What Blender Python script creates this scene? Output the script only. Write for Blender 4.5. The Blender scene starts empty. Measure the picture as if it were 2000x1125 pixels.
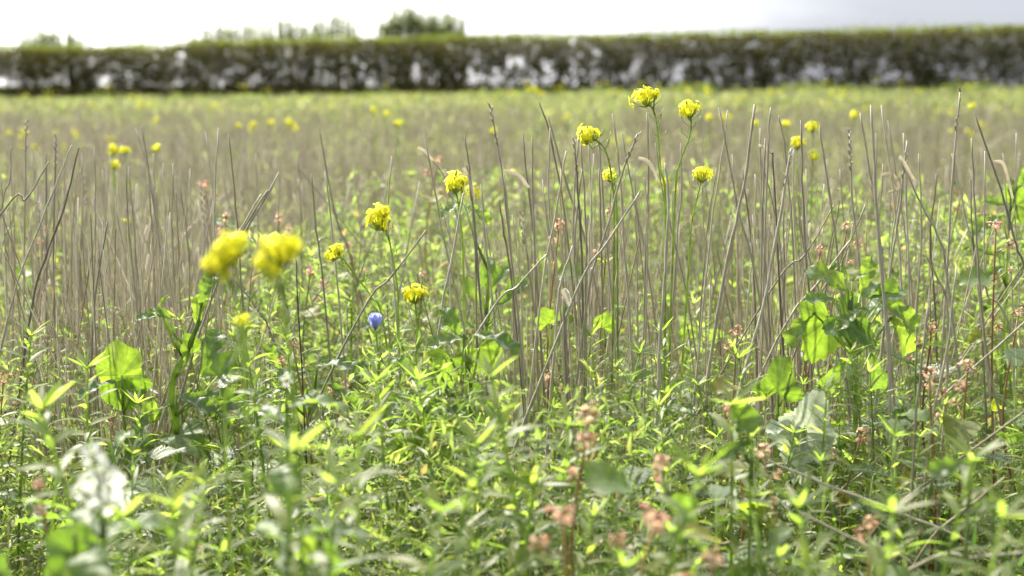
import bpy, math, random
import numpy as np
from mathutils import Vector, Matrix, noise

random.seed(11)
rng = np.random.default_rng(11)
R = math.radians
S = bpy.context.scene
COL = S.collection

# ------------------------------------------------------------------ camera
EYE = 0.85
PITCH = 8.14
FPX = 2778.0
cd = bpy.data.cameras.new('camera')
cam = bpy.data.objects.new('camera', cd)
COL.objects.link(cam)
cam.location = (0, 0, EYE)
cam.rotation_euler = (R(90 - PITCH), 0, 0)
cd.lens = 50
cd.sensor_width = 36
cd.clip_start = 0.05
cd.clip_end = 3000
cd.dof.use_dof = True
cd.dof.focus_distance = 1.92
cd.dof.aperture_fstop = 4.4
S.camera = cam

# ------------------------------------------------------------------ light
SUN_AZ, SUN_EL = -28.0, 47.0      # azimuth from +Y towards +X
w = bpy.data.worlds.new('World')
S.world = w
w.use_nodes = True
nt = w.node_tree
nt.nodes.clear()


def N(t, kind, **kw):
    n = t.nodes.new(kind)
    for k, v in kw.items():
        if hasattr(n, k):
            setattr(n, k, v)
        else:
            n.inputs[k].default_value = v
    return n


sky = N(nt, 'ShaderNodeTexSky', sky_type='NISHITA', sun_disc=False)
sky.sun_elevation = R(SUN_EL)
sky.sun_rotation = R(SUN_AZ)
sky.air_density = 1.0
sky.dust_density = 2.0
tc = N(nt, 'ShaderNodeTexCoord')
sd = Vector((math.sin(R(SUN_AZ)) * math.cos(R(SUN_EL)), math.cos(R(SUN_AZ)) * math.cos(R(SUN_EL)), math.sin(R(SUN_EL))))
dot = N(nt, 'ShaderNodeVectorMath', operation='DOT_PRODUCT')
nt.links.new(tc.outputs['Generated'], dot.inputs[0])
dot.inputs[1].default_value = sd
nz = N(nt, 'ShaderNodeTexNoise')
nz.inputs['Scale'].default_value = 5.0
nz.inputs['Detail'].default_value = 5.0
mp = N(nt, 'ShaderNodeMapping')
mp.inputs['Scale'].default_value = (1, 1, 3.5)
mp.inputs['Location'].default_value = (0.4, 0.2, 0.1)
nt.links.new(tc.outputs['Generated'], mp.inputs[0])
nt.links.new(mp.outputs[0], nz.inputs['Vector'])
ad = N(nt, 'ShaderNodeMath', operation='MULTIPLY_ADD')
nt.links.new(nz.outputs['Fac'], ad.inputs[0])
ad.inputs[1].default_value = 0.12
nt.links.new(dot.outputs['Value'], ad.inputs[2])
gr = N(nt, 'ShaderNodeMapRange')
gr.interpolation_type = 'SMOOTHSTEP'
gr.inputs['From Min'].default_value = 0.60
gr.inputs['From Max'].default_value = 0.86
nt.links.new(ad.outputs[0], gr.inputs['Value'])
cl = N(nt, 'ShaderNodeMix', data_type='RGBA')
cl.inputs[6].default_value = (1.72, 1.86, 2.3, 1)
cl.inputs[7].default_value = (17.0, 17.0, 16.6, 1)
nt.links.new(gr.outputs[0], cl.inputs[0])
mx = N(nt, 'ShaderNodeMix', data_type='RGBA')
mx.inputs[0].default_value = 0.86
nt.links.new(sky.outputs[0], mx.inputs[6])
nt.links.new(cl.outputs[2], mx.inputs[7])
bg = N(nt, 'ShaderNodeBackground')
bg.inputs['Strength'].default_value = 0.1
nt.links.new(mx.outputs[2], bg.inputs['Color'])
wo = N(nt, 'ShaderNodeOutputWorld')
nt.links.new(bg.outputs[0], wo.inputs[0])

sl = bpy.data.lights.new('sun', 'SUN')
sl.energy = 3.7
sl.angle = R(0.8)
sl.color = (1.0, 0.93, 0.80)
so = bpy.data.objects.new('sun', sl)
COL.objects.link(so)
sv = Vector((math.sin(R(SUN_AZ)) * math.cos(R(SUN_EL)), math.cos(R(SUN_AZ)) * math.cos(R(SUN_EL)), math.sin(R(SUN_EL))))
so.rotation_euler = sv.to_track_quat('Z', 'Y').to_euler()
so.location = sv * 50

S.view_settings.view_transform = 'Standard'
S.view_settings.look = 'None'
S.view_settings.gamma = 1
S.view_settings.exposure = 1.62
S.view_settings.use_curve_mapping = False
S.render.engine = 'CYCLES'
S.cycles.use_denoising = True
S.cycles.max_bounces = 8
S.cycles.transmission_bounces = 6
S.cycles.diffuse_bounces = 5


# ------------------------------------------------------------------ helpers
def at(px, py, Y):
    """the point at distance Y along the field seen at a place in the photograph"""
    dx, dy = (px - 1000) / FPX, (562.5 - py) / FPX
    p = R(PITCH)
    d = Vector((dx, math.cos(p) + dy * math.sin(p), -math.sin(p) + dy * math.cos(p)))
    d *= Y / d.y
    return Vector((d.x, d.y, d.z + EYE))


def sstep(a, b, x):
    t = np.clip((x - a) / (b - a), 0, 1)
    return t * t * (3 - 2 * t)


def ground_z(x, y):
    x = np.asarray(x, float)
    y = np.asarray(y, float)
    slope = 0.0046 + 0.00024 * np.clip(x, -30, 30)
    yy = np.minimum(y, 62)
    z = slope * np.maximum(yy - 5, 0)
    z = z + 0.02 * np.sin(x * 0.9 + 1) * np.sin(y * 0.5) * sstep(2, 8, y)
    return z


def gz(x, y):
    return float(ground_z(x, y))


def tag(o, label=None, cat=None, group=None, kind=None):
    if label:
        o['label'] = label
    if cat:
        o['category'] = cat
    if group:
        o['group'] = group
    if kind:
        o['kind'] = kind
    return o


def empty(name, loc, rz=0.0, scale=1.0):
    o = bpy.data.objects.new(name, None)
    o.empty_display_size = 0.02
    COL.objects.link(o)
    o.location = loc
    o.rotation_euler = (0, 0, rz)
    o.scale = (scale,) * 3
    return o


def link(name, me, parent=None):
    o = bpy.data.objects.new(name, me)
    COL.objects.link(o)
    o.parent = parent
    return o


def copy_tree(o, parent=None):
    c = o.copy()
    COL.objects.link(c)
    if parent is not None:
        c.parent = parent
    for ch in list(o.children):
        copy_tree(ch, c)
    return c


class MB:
    def __init__(s):
        s.v, s.f, s.m, s.uv = [], [], [], {}

    def add(s, verts, faces, mi=0, uvs=None):
        b = len(s.v)
        s.v.extend(verts)
        for f in faces:
            s.f.append(tuple(i + b for i in f))
            s.m.append(mi)
        if uvs:
            for i, u in enumerate(uvs):
                s.uv[b + i] = u

    def tube(s, pts, rad, sides=6, mi=0, cap=True):
        n = len(pts)
        vs, fs = [], []
        prev = None
        for i, p in enumerate(pts):
            t = (pts[min(i + 1, n - 1)] - pts[max(i - 1, 0)])
            t = t.normalized() if t.length > 1e-9 else Vector((0, 0, 1))
            a = prev if prev is not None else (Vector((1, 0, 0)) if abs(t.x) < .8 else Vector((0, 1, 0)))
            a = (a - t * a.dot(t)).normalized()
            prev = a
            b = t.cross(a)
            r = rad[i] if isinstance(rad, (list, tuple)) else rad
            for k in range(sides):
                q = 2 * math.pi * k / sides
                vs.append(p + a * (math.cos(q) * r) + b * (math.sin(q) * r))
        for i in range(n - 1):
            for k in range(sides):
                k2 = (k + 1) % sides
                fs.append((i * sides + k, i * sides + k2, (i + 1) * sides + k2, (i + 1) * sides + k))
        if cap:
            fs.append(tuple((n - 1) * sides + k for k in range(sides)))
            fs.append(tuple(reversed(range(sides))))
        s.add(vs, fs, mi)

    def blade(s, p, d, n, L, W, droop=0.2, segs=3, mi=0, wp=None, fold=0.15, twist=0):
        """a narrow leaf: midrib from p along d, face normal n, bending by droop"""
        d = d.normalized()
        n = (n - d * n.dot(d))
        n = n.normalized() if n.length > 1e-6 else d.orthogonal().normalized()
        side = d.cross(n)
        pts = []
        cur = p.copy()
        dirn = d.copy()
        vs, fs = [], []
        uv = []
        for i in range(segs + 1):
            t = i / segs
            wv = W * 0.5 * (wp(t) if wp else (math.sin(math.pi * min(1, (t * 0.9 + 0.08))) ** 0.8))
            if i == segs and not wp:
                wv = W * 0.04
            nn = side.cross(dirn) * -1
            if nn.dot(n) < 0:
                nn = -nn
            vs += [cur - side * wv + nn * (fold * wv), cur.copy(), cur + side * wv + nn * (fold * wv)]
            uv += [(t, 0), (t, .5), (t, 1)]
            dirn = (dirn - n * (droop / segs)).normalized()
            cur = cur + dirn * (L / segs)
        for i in range(segs):
            a = i * 3
            fs += [(a, a + 1, a + 4, a + 3), (a + 1, a + 2, a + 5, a + 4)]
        s.add(vs, fs, mi, uv)

    def mesh(s, name, mats, smooth=True):
        me = bpy.data.meshes.new(name)
        me.from_pydata([tuple(v) for v in s.v], [], s.f)
        for m in (mats if isinstance(mats, (list, tuple)) else [mats]):
            me.materials.append(m)
        me.polygons.foreach_set('material_index', s.m)
        if smooth:
            me.polygons.foreach_set('use_smooth', [True] * len(s.f))
        if s.uv:
            ul = me.uv_layers.new(name='UVMap')
            li = np.empty(len(me.loops), np.int32)
            me.loops.foreach_get('vertex_index', li)
            arr = np.zeros((len(s.v), 2))
            for k, u in s.uv.items():
                arr[k] = u
            ul.data.foreach_set('uv', arr[li].ravel())
        me.update()
        return me

    def build(s, name, mats, parent=None, smooth=True):
        return link(name, s.mesh(name, mats, smooth), parent)


def np_mesh(name, V, F, mats, mi=None, smooth=False):
    me = bpy.data.meshes.new(name)
    nf, k = F.shape
    me.vertices.add(len(V))
    me.vertices.foreach_set('co', V.astype(np.float32).ravel())
    me.loops.add(nf * k)
    me.loops.foreach_set('vertex_index', F.astype(np.int32).ravel())
    me.polygons.add(nf)
    me.polygons.foreach_set('loop_start', np.arange(0, nf * k, k, dtype=np.int32))
    for m in (mats if isinstance(mats, (list, tuple)) else [mats]):
        me.materials.append(m)
    if mi is not None:
        me.polygons.foreach_set('material_index', mi.astype(np.int32))
    if smooth:
        me.polygons.foreach_set('use_smooth', np.ones(nf, bool))
    me.update(calc_edges=True)
    return me


def unit(a):
    return a / np.maximum(np.linalg.norm(a, axis=1, keepdims=True), 1e-9)


def many_leaves(P, D, Nn, L, W, droop=0.35):
    """leaves with a folded, drooping midrib: 4 quads-as-triangles each"""
    D = unit(D)
    Nn = unit(Nn - D * np.sum(D * Nn, 1, keepdims=True))
    Sd = np.cross(D, Nn)
    L = L[:, None]
    W = W[:, None]
    mid = P + D * L * .5 + Nn * L * 0.06
    l = P + D * L * .45 - Sd * W * .5 + Nn * W * .18
    r = P + D * L * .45 + Sd * W * .5 + Nn * W * .18
    tip = P + D * L * .92 - Nn * L * droop
    V = np.stack([P, l, mid, r, tip], 1).reshape(-1, 3)
    b = (np.arange(len(P)) * 5)[:, None]
    F = np.concatenate([b + np.array([[0, 2, 1]]), b + np.array([[0, 3, 2]]), b + np.array([[1, 2, 4]]), b + np.array([[2, 3, 4]])], 0)
    return V, F


def many_stalks(P0, P1, r0, r1, bend):
    T = unit(P1 - P0)
    a = np.cross(T, np.tile([[0.0, 1.0, 0.0]], (len(T), 1)))
    a = unit(a)
    b = np.cross(T, a)
    rows = []
    mid = (P0 + P1) / 2 + bend
    for c, r in ((P0, r0), (mid, (r0 + r1) / 2), (P1, r1)):
        for k in range(3):
            q = 2 * math.pi * k / 3
            rows.append(c + (a * math.cos(q) + b * math.sin(q)) * r[:, None])
    V = np.stack(rows, 1).reshape(-1, 3)
    base = (np.arange(len(P0)) * 9)[:, None]
    F = []
    for i in range(2):
        for k in range(3):
            k2 = (k + 1) % 3
            F.append(base + np.array([[i * 3 + k, i * 3 + k2, (i + 1) * 3 + k2, (i + 1) * 3 + k]]))
    return V, np.concatenate(F, 0)


# ------------------------------------------------------------------ materials
def rnd_value(t):
    g = N(t, 'ShaderNodeNewGeometry')
    oi = N(t, 'ShaderNodeObjectInfo')
    a = N(t, 'ShaderNodeMath', operation='ADD')
    t.links.new(g.outputs['Random Per Island'], a.inputs[0])
    t.links.new(oi.outputs['Random'], a.inputs[1])
    f = N(t, 'ShaderNodeMath', operation='FRACT')
    t.links.new(a.outputs[0], f.inputs[0])
    return f.outputs[0]


def ramp(t, src, stops):
    r = N(t, 'ShaderNodeValToRGB')
    e = r.color_ramp.elements
    e[0].position, e[0].color = stops[0][0], (*stops[0][1], 1)
    e[1].position, e[1].color = stops[-1][0], (*stops[-1][1], 1)
    for p, c in stops[1:-1]:
        x = e.new(p)
        x.color = (*c, 1)
    t.links.new(src, r.inputs[0])
    return r.outputs[0]


def mixc(t, a, b, fac, mode='MIX'):
    m = N(t, 'ShaderNodeMix', data_type='RGBA', blend_type=mode)
    if isinstance(fac, (int, float)):
        m.inputs[0].default_value = fac
    else:
        t.links.new(fac, m.inputs[0])
    for i, c in ((6, a), (7, b)):
        if isinstance(c, tuple):
            m.inputs[i].default_value = (*c, 1)
        else:
            t.links.new(c, m.inputs[i])
    return m.outputs[2]


def leaf_mat(name, stops, tstops, trans=0.45, rough=0.4, spec=0.5, veins=0, scale=90, spots=None, bump=0.0, radial=False):
    m = bpy.data.materials.new(name)
    m.use_nodes = True
    t = m.node_tree
    t.nodes.clear()
    rv = rnd_value(t)
    base = ramp(t, rv, stops)
    tr = ramp(t, rv, tstops)
    tcn = N(t, 'ShaderNodeTexCoord')
    no = N(t, 'ShaderNodeTexNoise')
    no.inputs['Scale'].default_value = scale
    no.inputs['Detail'].default_value = 4
    t.links.new(tcn.outputs['Object'], no.inputs['Vector'])
    mr = N(t, 'ShaderNodeMapRange')
    mr.inputs['From Min'].default_value = .3
    mr.inputs['From Max'].default_value = .7
    mr.inputs['To Min'].default_value = .72
    mr.inputs['To Max'].default_value = 1.25
    t.links.new(no.outputs['Fac'], mr.inputs['Value'])
    sc = N(t, 'ShaderNodeVectorMath', operation='SCALE')
    t.links.new(base, sc.inputs[0])
    t.links.new(mr.outputs[0], sc.inputs['Scale'])
    base = sc.outputs[0]
    sc2 = N(t, 'ShaderNodeVectorMath', operation='SCALE')
    t.links.new(tr, sc2.inputs[0])
    t.links.new(mr.outputs[0], sc2.inputs['Scale'])
    tr = sc2.outputs[0]
    hgt = no.outputs['Fac']
    if veins:
        sx = N(t, 'ShaderNodeSeparateXYZ')
        t.links.new(tcn.outputs['UV'], sx.inputs[0])

        def mth(op, a, b=None, c=None):
            n = N(t, 'ShaderNodeMath', operation=op)
            for i, q in enumerate((a, b, c)):
                if q is None:
                    continue
                if isinstance(q, (int, float)):
                    n.inputs[i].default_value = q
                else:
                    t.links.new(q, n.inputs[i])
            return n.outputs[0]
        s_ = mth('ABSOLUTE', mth('SUBTRACT', sx.outputs[1], 0.5))
        mid = mth('LESS_THAN', s_, 0.022)
        ph = mth('SUBTRACT', sx.outputs[0], mth('MULTIPLY', s_, 0.55)) if not radial else mth('MULTIPLY', sx.outputs[1], 1.0)
        wv = mth('ABSOLUTE', mth('SUBTRACT', mth('FRACT', mth('MULTIPLY', ph, float(veins))), 0.5))
        sv_ = mth('LESS_THAN', wv, 0.07)
        vv = mth('MAXIMUM', mid, mth('MULTIPLY', sv_, 0.6))
        base = mixc(t, base, (0.22, 0.28, 0.10), mth('MULTIPLY', vv, 0.5))
        tr = mixc(t, tr, (0.10, 0.20, 0.02), mth('MULTIPLY', sv_, 0.45))
        hgt = mth('SUBTRACT', hgt, mth('MULTIPLY', vv, 0.8))
    if spots:
        n2 = N(t, 'ShaderNodeTexNoise')
        n2.inputs['Scale'].default_value = 35
        n2.inputs['Detail'].default_value = 3
        t.links.new(tcn.outputs['Object'], n2.inputs['Vector'])
        m2 = N(t, 'ShaderNodeMapRange')
        m2.inputs['From Min'].default_value = .58
        m2.inputs['From Max'].default_value = .70
        t.links.new(n2.outputs['Fac'], m2.inputs['Value'])
        base = mixc(t, base, spots, m2.outputs[0])
        tr = mixc(t, tr, spots, m2.outputs[0])
    p = N(t, 'ShaderNodeBsdfPrincipled')
    p.inputs['Roughness'].default_value = rough
    p.inputs['Specular IOR Level'].default_value = spec
    t.links.new(base, p.inputs['Base Color'])
    tb = N(t, 'ShaderNodeBsdfTranslucent')
    t.links.new(tr, tb.inputs['Color'])
    if bump:
        bp = N(t, 'ShaderNodeBump')
        bp.inputs['Strength'].default_value = bump
        bp.inputs['Distance'].default_value = 0.002
        t.links.new(hgt, bp.inputs['Height'])
        t.links.new(bp.outputs[0], p.inputs['Normal'])
    ms = N(t, 'ShaderNodeMixShader')
    ms.inputs[0].default_value = trans
    t.links.new(p.outputs[0], ms.inputs[1])
    t.links.new(tb.outputs[0], ms.inputs[2])
    o = N(t, 'ShaderNodeOutputMaterial')
    t.links.new(ms.outputs[0], o.inputs[0])
    return m


def solid_mat(name, stops, rough=0.7, spec=0.3, scale=(60, 60, 8), contrast=(.7, 1.25)):
    m = bpy.data.materials.new(name)
    m.use_nodes = True
    t = m.node_tree
    p = t.nodes['Principled BSDF']
    rv = rnd_value(t)
    base = ramp(t, rv, stops)
    tcn = N(t, 'ShaderNodeTexCoord')
    mpn = N(t, 'ShaderNodeMapping')
    mpn.inputs['Scale'].default_value = scale
    t.links.new(tcn.outputs['Object'], mpn.inputs[0])
    no = N(t, 'ShaderNodeTexNoise')
    no.inputs['Scale'].default_value = 6
    no.inputs['Detail'].default_value = 5
    t.links.new(mpn.outputs[0], no.inputs['Vector'])
    mr = N(t, 'ShaderNodeMapRange')
    mr.inputs['From Min'].default_value = .3
    mr.inputs['From Max'].default_value = .7
    mr.inputs['To Min'].default_value = contrast[0]
    mr.inputs['To Max'].default_value = contrast[1]
    t.links.new(no.outputs['Fac'], mr.inputs['Value'])
    sc = N(t, 'ShaderNodeVectorMath', operation='SCALE')
    t.links.new(base, sc.inputs[0])
    t.links.new(mr.outputs[0], sc.inputs['Scale'])
    t.links.new(sc.outputs[0], p.inputs['Base Color'])
    p.inputs['Roughness'].default_value = rough
    p.inputs['Specular IOR Level'].default_value = spec
    return m


G1 = [(0, (.085, .115, .03)), (.4, (.12, .15, .042)), (.75, (.15, .17, .058)), (1, (.17, .17, .05))]
T1 = [(0, (.27, .43, .05)), (.4, (.35, .53, .06)), (.75, (.43, .59, .085)), (1, (.50, .58, .08))]
M = {}
M['flax'] = leaf_mat('flax_leaf', G1, T1, .6, .46, .5)
M['brassica'] = leaf_mat('brassica_leaf', [(0, (.055, .095, .035)), (.5, (.075, .12, .045)), (1, (.10, .145, .045))],
                         [(0, (.22, .37, .04)), (.5, (.30, .48, .045)), (1, (.40, .57, .05))], .5, .46, .5, veins=7, bump=.6)
M['fan'] = leaf_mat('fan_leaf', [(0, (.075, .12, .04)), (1, (.10, .145, .045))], [(0, (.24, .42, .03)), (1, (.36, .52, .04))], .5, .46, .5, veins=9, bump=.5, radial=True)
M['buckwheat'] = leaf_mat('buckwheat_leaf', [(0, (.07, .12, .03)), (.6, (.11, .145, .03)), (1, (.15, .15, .03))],
                          [(0, (.26, .42, .03)), (.6, (.38, .50, .03)), (1, (.50, .46, .03))], .5, .5, .4, veins=4, spots=(.26, .27, .05))
M['weed'] = leaf_mat('weed_leaf', [(0, (.06, .09, .022)), (.35, (.09, .125, .03)), (.7, (.12, .145, .04)), (.93, (.14, .14, .04)), (1, (.2, .13, .05))],
                     [(0, (.18, .28, .05)), (.35, (.26, .39, .07)), (.7, (.34, .47, .10)), (.93, (.42, .47, .10)), (1, (.42, .28, .12))], .58, .5, .45, scale=40)
M['weed_far'] = leaf_mat('far_weed_leaf', [(0, (.09, .12, .04)), (.6, (.13, .16, .055)), (1, (.20, .18, .09))], [(0, (.22, .28, .07)), (.6, (.33, .39, .10)), (1, (.42, .40, .18))], .5, .55, .3, scale=8)
M['fern'] = leaf_mat('feathery_leaf', [(0, (.06, .10, .035)), (1, (.09, .14, .05))], [(0, (.2, .34, .04)), (1, (.3, .45, .06))], .4, .45, .5)
M['grass'] = leaf_mat('grass_blade', [(0, (.05, .10, .05)), (1, (.08, .13, .06))], [(0, (.16, .30, .05)), (1, (.25, .40, .08))], .35, .35, .5)
M['hedge'] = leaf_mat('hedge_leaf', [(0, (.065, .068, .022)), (.5, (.105, .10, .035)), (1, (.15, .12, .05))],
                      [(0, (.12, .14, .025)), (.5, (.20, .20, .035)), (1, (.25, .21, .05))], .28, .8, .1, scale=2)
M['yellow'] = leaf_mat('yellow_petal', [(0, (.76, .70, .02)), (1, (.84, .80, .05))], [(0, (.88, .86, .03)), (1, (.95, .93, .08))], .5, .6, .2)
M['white'] = leaf_mat('white_petal', [(0, (.62, .63, .58)), (1, (.70, .70, .66))], [(0, (.78, .78, .70)), (1, (.84, .84, .76))], .52, .6, .2)
M['blue'] = leaf_mat('blue_petal', [(0, (.42, .46, .80)), (1, (.50, .54, .85))], [(0, (.45, .48, .85)), (1, (.55, .58, .92))], .45, .6, .2)
M['pink'] = leaf_mat('pink_petal', [(0, (.55, .26, .20)), (.3, (.68, .45, .36)), (.65, (.72, .62, .50)), (.85, (.40, .42, .14)), (1, (.36, .19, .09))],
                     [(0, (.75, .38, .30)), (.5, (.82, .62, .48)), (1, (.6, .45, .2))], .5, .6, .2)
M['dead'] = leaf_mat('dead_leaf', [(0, (.42, .37, .27)), (1, (.58, .53, .42))], [(0, (.4, .34, .22)), (1, (.55, .48, .34))], .35, .6, .3)
M['straw'] = solid_mat('dry_stalk', [(0, (.24, .205, .14)), (.4, (.42, .37, .27)), (.8, (.56, .50, .38)), (1, (.15, .125, .09))], .55, .4)
M['straw_far'] = solid_mat('stubble_mass', [(0, (.22, .185, .12)), (.5, (.42, .365, .26)), (1, (.60, .54, .41))], .6, .3, (4, 4, 4))
M['stem'] = leaf_mat('green_stem', [(0, (.16, .24, .07)), (1, (.26, .33, .11))], [(0, (.38, .52, .10)), (1, (.52, .64, .16))], .5, .45, .5)
M['redstem'] = solid_mat('red_stem', [(0, (.27, .085, .045)), (.5, (.30, .17, .06)), (1, (.22, .26, .07))], .45, .5)
M['bark'] = solid_mat('hedge_bark', [(0, (.06, .052, .034)), (1, (.12, .10, .065))], .9, .2, (4, 4, 1))
M['bud'] = solid_mat('green_bud', [(0, (.30, .36, .04)), (1, (.42, .45, .05))], .6, .3)


def soil_mat():
    m = bpy.data.materials.new('soil')
    m.use_nodes = True
    t = m.node_tree
    p = t.nodes['Principled BSDF']
    tcn = N(t, 'ShaderNodeTexCoord')
    n1 = N(t, 'ShaderNodeTexNoise')
    n1.inputs['Scale'].default_value = 1.3
    n1.inputs['Detail'].default_value = 12
    n1.inputs['Roughness'].default_value = .7
    t.links.new(tcn.outputs['Object'], n1.inputs['Vector'])
    c = ramp(t, n1.outputs['Fac'], [(.3, (.045, .036, .022)), (.5, (.085, .085, .03)), (.62, (.10, .13, .035)), (.8, (.16, .13, .08))])
    n2 = N(t, 'ShaderNodeTexNoise')
    n2.inputs['Scale'].default_value = 60
    n2.inputs['Detail'].default_value = 6
    t.links.new(tcn.outputs['Object'], n2.inputs['Vector'])
    bp = N(t, 'ShaderNodeBump')
    bp.inputs['Distance'].default_value = .03
    t.links.new(n2.outputs['Fac'], bp.inputs['Height'])
    t.links.new(bp.outputs[0], p.inputs['Normal'])
    t.links.new(c, p.inputs['Base Color'])
    p.inputs['Roughness'].default_value = .95
    p.inputs['Specular IOR Level'].default_value = .1
    return m


M['soil'] = soil_mat()

# ------------------------------------------------------------------ ground
xs = np.concatenate([np.array([-1500, -500, -150, -60]), np.linspace(-40, 40, 81), np.array([60, 150, 500, 1500])])
ys = np.concatenate([np.array([-60, -20, -5]), np.linspace(-2, 66, 137), np.array([80, 120, 250, 600, 1200, 2500])])
X, Yg = np.meshgrid(xs, ys)
Z = ground_z(X, Yg) - 0.0008 * np.clip(Yg - 66, 0, 2500)
V = np.stack([X, Yg, Z], -1).reshape(-1, 3)
nx, ny = len(xs), len(ys)
ii = (np.arange(ny - 1)[:, None] * nx + np.arange(nx - 1)[None, :]).reshape(-1, 1)
F = ii + np.array([[0, 1, nx + 1, nx]])
g = link('field_ground', np_mesh('field_ground', V, F, M['soil'], smooth=True))
tag(g, kind='structure')

# ------------------------------------------------------------------ hedge
HA, HB = at(-160, 180, 61), at(2160, 168, 48)


def hedge_pt(u):
    return Vector((HA.x + (HB.x - HA.x) * u, HA.y + (HB.y - HA.y) * u, 0))


def hedge_top(px, Y):     # height of the clipped top above the eye's level line
    base = [(-160, 101), (0, 98), (350, 98), (370, 88), (700, 84), (900, 78), (1200, 76), (1500, 70), (2000, 58), (2160, 56)]
    for (a, ya), (b, yb) in zip(base, base[1:]):
        if a <= px <= b:
            return EYE + (165 - (ya + (yb - ya) * (px - a) / (b - a))) / FPX * Y
    return EYE + .1 / 2 * Y


hedge = empty('hedge', hedge_pt(.5) + Vector((0, 0, gz(hedge_pt(.5).x, hedge_pt(.5).y))))
tag(hedge, 'long dark clipped hedge with sky showing through its lower stems', 'hedge')
inv = Matrix.Translation(-hedge.location)
trunk_us = []
u = 0.004
while u < 1:
    trunk_us.append(u)
    u += random.uniform(.009, .020)
hlen = (HB - HA).length


def limb(mb, p, d, L, r, depth):
    n = 4
    pts = [p.copy()]
    rad = [r]
    q = p.copy()
    dd = d.copy()
    for i in range(n):
        dd = (dd + Vector((random.uniform(-.22, .22), random.uniform(-.22, .22), random.uniform(-.02, .16)))).normalized()
        q = q + dd * (L / n)
        pts.append(q.copy())
        rad.append(r * (1 - .55 * (i + 1) / n))
    mb.tube(pts, rad, 4, cap=False)
    if depth > 0:
        for k in range(random.choice((2, 3, 3, 4))):
            i = random.randint(1, n)
            limb(mb, pts[i], (dd + Vector((random.uniform(-.9, .9), random.uniform(-.5, .5), random.uniform(.0, .5)))).normalized(), L * .62, r * .5, depth - 1)


for u in trunk_us:
    b = hedge_pt(u)
    b.y += random.uniform(-.15, .15)
    b.z = gz(b.x, b.y) - .03
    mb = MB()
    for k in range(random.choice((1, 1, 2, 3))):
        limb(mb, b - hedge.location + Vector((random.uniform(-.1, .1), random.uniform(-.1, .1), 0)),
             Vector((random.uniform(-.35, .35), random.uniform(-.2, .2), 1)).normalized(), random.uniform(.9, 1.3), random.uniform(.035, .075), 2)
    mb.build('trunk', M['bark'], hedge)

# foliage: leaf clumps through the crown's depth; thin and gappy low down
n = 210000
uu = rng.random(n)
tt = rng.random(n)
dep = rng.normal(0, .36, n).clip(-.8, .8)
hx = HA.x + (HB.x - HA.x) * uu
hy = HA.y + (HB.y - HA.y) * uu
pxs = 1000 + hx / hy * FPX
tops = np.array([hedge_top(float(p), float(y)) for p, y in zip(pxs[:4000], hy[:4000])])
o_ = np.argsort(uu[:4000])
top = np.interp(uu, uu[:4000][o_], tops[o_])
top = top + .05 * np.sin(hx * 3.1) + .03 * np.sin(hx * 8.3 + 1)
gzv = ground_z(hx, hy)
hz = gzv + tt * (top - gzv)
tr_u = np.array(trunk_us)
dist = np.min(np.abs(uu[:, None] - tr_u[None, ::1]), 1) * hlen if n * len(tr_u) < 4e7 else np.zeros(n)
nzv = np.array([noise.noise(Vector((x * 1.5, z * 2.1, 3.3))) + .55 * noise.noise(Vector((x * 4.2, z * 4.2, 9.1))) for x, z in zip(hx, hz)])
rgt = sstep(-5, 12, hx)
cover = sstep(.36, .78, tt) * .66 + .44 + sstep(.38, .14, tt) * .42 + .14 * rgt * sstep(.1, .4, tt) + .10 * sstep(-7, -17, hx) * sstep(.75, .3, tt)
cover = cover - np.minimum(dist, .6) * .35 * sstep(.7, .3, tt)
nz2 = np.array([noise.noise(Vector((x * 6.5, z * 6.5, 4.4))) + .6 * noise.noise(Vector((x * 13.0, z * 13.0, 1.7))) for x, z in zip(hx, hz)])
keep = (nzv * .8 + nz2 * .95 + cover) > .44 + rng.random(n) * .16
keep |= rng.random(n) < .13
hx, hy, hz, dep, tt = hx[keep], hy[keep], hz[keep], dep[keep], tt[keep]
P = np.stack([hx, hy + dep, hz], 1)
D = rng.normal(0, 1, P.shape) + np.array([0, 0, .4])
Nn = rng.normal(0, 1, P.shape)
L = rng.uniform(.06, .13, len(P))
V, F = many_leaves(P - np.array(hedge.location), D, Nn, L, L * .65)
# fringe of fresh shoots on top
m = 9000
uu = rng.random(m)
hx = HA.x + (HB.x - HA.x) * uu
hy = HA.y + (HB.y - HA.y) * uu
tz = np.interp(hx, P[:, 0][::50][np.argsort(P[:, 0][::50])], np.zeros(len(P[::50])) ) if False else None
order = np.argsort(1000 + hx / hy * FPX)
tp = np.array([hedge_top(float(1000 + x / y * FPX), float(y)) for x, y in zip(hx, hy)])
P2 = np.stack([hx, hy + rng.normal(0, .3, m).clip(-.6, .6), tp + rng.uniform(-.12, .10, m) * (1 + .4 * np.sin(hx * 1.7)) + np.abs(rng.normal(0, .05, m)) * (rng.random(m) < .3) * (1 + np.sin(hx * .9 + 2))], 1)
D2 = rng.normal(0, .45, P2.shape) + np.array([0, 0, 1.0])
V2, F2 = many_leaves(P2 - np.array(hedge.location), D2, rng.normal(0, 1, P2.shape), rng.uniform(.07, .18, m), rng.uniform(.04, .08, m))
M['hedge_top'] = leaf_mat('hedge_shoot', [(0, (.06, .085, .02)), (1, (.10, .11, .03))], [(0, (.20, .30, .03)), (1, (.32, .36, .05))], .42, .5, .3, scale=2)
Vh = np.concatenate([V, V2])
Fh = np.concatenate([F, F2 + len(V)])
mih = np.concatenate([np.zeros(len(F)), np.ones(len(F2))])
cr = link('crown', np_mesh('crown', Vh, Fh, [M['hedge'], M['hedge_top']], mih), hedge)
tag(cr, kind='stuff')


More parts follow.
